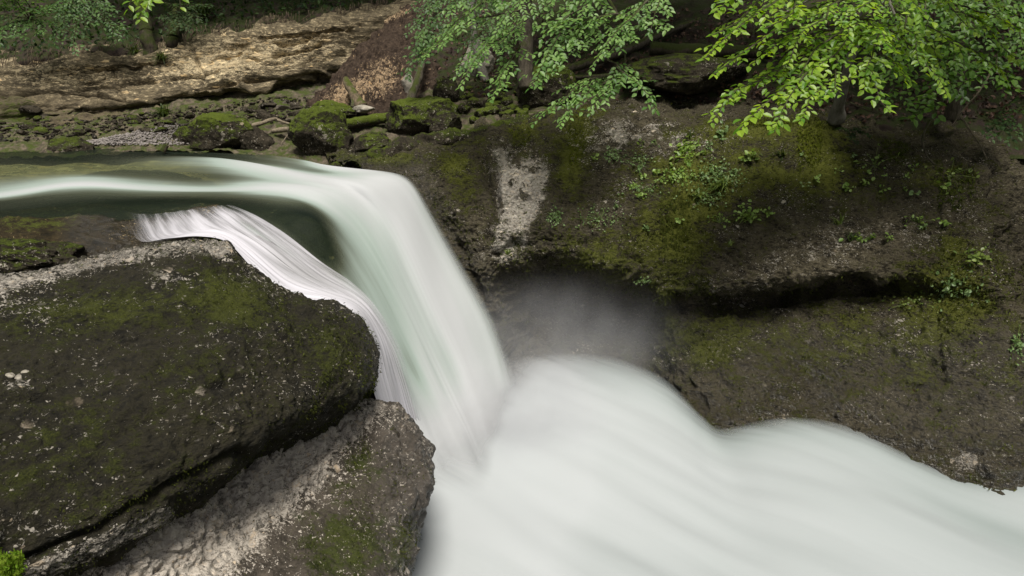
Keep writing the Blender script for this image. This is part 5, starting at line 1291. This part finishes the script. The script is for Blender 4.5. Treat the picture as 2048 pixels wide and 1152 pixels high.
# leaf litter and hanging roots, uncountable
r_ = np.random.RandomState(12); O, N_ = [], []
for i in range(5200):
    x = r_.uniform(830, 2048); y = r_.uniform(20, 245)
    k = np.argmin((hill.px - x) ** 2 + (hill.py - y) ** 2)
    O.append(hill.flat()[k] + r_.normal(size=3) * .05); N_.append(hill.n.reshape(-1, 3)[k])
O, N_ = np.array(O), np.array(N_); m = len(O)
lv = leaves(O + N_ * .03, r_.normal(size=(m, 3)), N_ + r_.normal(size=(m, 3)) * .5, .11 * r_.uniform(.6, 1.2, m), .07 * np.ones(m))
tag(build("leaf_litter", lv[0], lv[1], M['litter_leaf'], smooth=False), "brown fallen leaves scattered over the dark forest slope", "leaf litter", kind='stuff')
parts = []
for i in range(420):
    x = r_.uniform(-20, 830); yb = np.interp(x, [0, 150, 300, 420, 540, 650, 760, 830], [128, 120, 105, 78, 55, 46, 25, 5]) - 6 - r_.rand() * 26
    a = P(x, yb, 20.3 + x * .0022); L = r_.uniform(.2, .65)
    sw = r_.normal() * .15
    parts.append(tube([a, a + np.array([sw * .4, -.08, -L * .5]), a + np.array([sw, -.05, -L])], [.012, .009, .004], 4, sub=2))
v, f = merge(parts)
tag(build("hanging_roots", v, f, M['root']), "brown roots and dead grass hanging over the cliff edge", "roots", kind='stuff')
O = []
for i in range(2600):
    x = r_.uniform(-60, 860); top = np.interp(x, [0, 150, 300, 420, 540, 650, 760, 860], [115, 105, 92, 62, 38, 25, 8, -10]); y = r_.uniform(-80, top)
    k = np.argmin((hill.px - x) ** 2 + (hill.py - y) ** 2); O.append(hill.flat()[k] + hill.n.reshape(-1, 3)[k] * r_.uniform(.05, .35))
O = np.array(O); m = len(O)
lv = leaves(O, r_.normal(size=(m, 3)), np.array([0, -.5, 1]) + r_.normal(size=(m, 3)) * .5, .17 * r_.uniform(.5, 1.2, m), .09 * np.ones(m))
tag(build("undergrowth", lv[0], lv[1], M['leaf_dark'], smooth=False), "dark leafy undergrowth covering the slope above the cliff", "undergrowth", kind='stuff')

def moss_fur(sf, n, size, thr, mat, name="moss_growth"):
    r_ = np.random.RandomState(n); pf = sf.flat(); nf = sf.n.reshape(-1, 3)
    wgt = np.clip(sf.moss + .45 * fbm(pf * 3.0, 4, 12) - thr, 0, .5) * ((sf.px > -60) & (sf.px < 2110) & (sf.py < 1200))
    k = r_.choice(len(pf), n, p=wgt / wgt.sum())
    O, N_ = pf[k] + r_.normal(size=(n, 3)) * size * .6, nf[k]
    D = N_ * .55 - np.array([0, 0, .75]) + r_.normal(size=(n, 3)) * .45
    ln = size * r_.uniform(.5, 1.35, n)
    if size < .04: ln = ln * np.clip(sf.d[k] / 7.4, .4, 1.1) ** 1.5
    lv = leaves(O, D, N_ + r_.normal(size=(n, 3)) * .4, ln, ln * .3)
    o = build(name, lv[0], lv[1], mat, sf.obj, smooth=False); o['kind'] = 'stuff'
M['moss_fur'] = leaf_mat("dark_moss_fur", (.012, .015, .003), (.085, .10, .014), .15, .85, .1)
moss_fur(bou, 16000, .030, .30, M['moss_fur'])
moss_fur(slab, 5000, .026, .30, M['moss_fur'])
moss_fur(wall, 26000, .055, .36, M['moss_fur'])

# ------------------------------------------------------------------ spray over the foot of the fall
def mist(c, size, dens, label, seed):
    v, f = ICO[3]
    c = np.asarray(c)
    b = NB("mist_air")
    co = b.n("ShaderNodeTexCoord").outputs["Object"]
    ln = b.n("ShaderNodeVectorMath", {0: b.coord(tuple(2 / s for s in size), src=co)}, operation='LENGTH').outputs["Value"]
    fall_ = b.sstep(ln, 1.0, .1)
    nz = b.sstep(b.noise(co, .9, 3), .3, .75)
    dn = b.math('MULTIPLY', b.math('MULTIPLY', fall_, dens), b.math('ADD', .35, nz))
    pv_ = b.n("ShaderNodeVolumePrincipled", {"Color": (.93, .93, .96, 1), "Density": dn, "Anisotropy": .2})
    b.t.links.new(pv_.outputs[0], b.out.inputs["Volume"])
    o = build("mist", v * (np.asarray(size) / 2) + c, f, b.m, origin=c)
    tag(o, label, "mist", kind='stuff')
mist(P(1100, 690, 12.9), (6.4, 3.6, 3.2), .30, "pale spray hanging in the alcove at the foot of the waterfall", 1)
mist(P(1000, 835, 11.6), (4.6, 3.0, 2.3), .75, "white spray where the waterfall strikes the pool", 2)
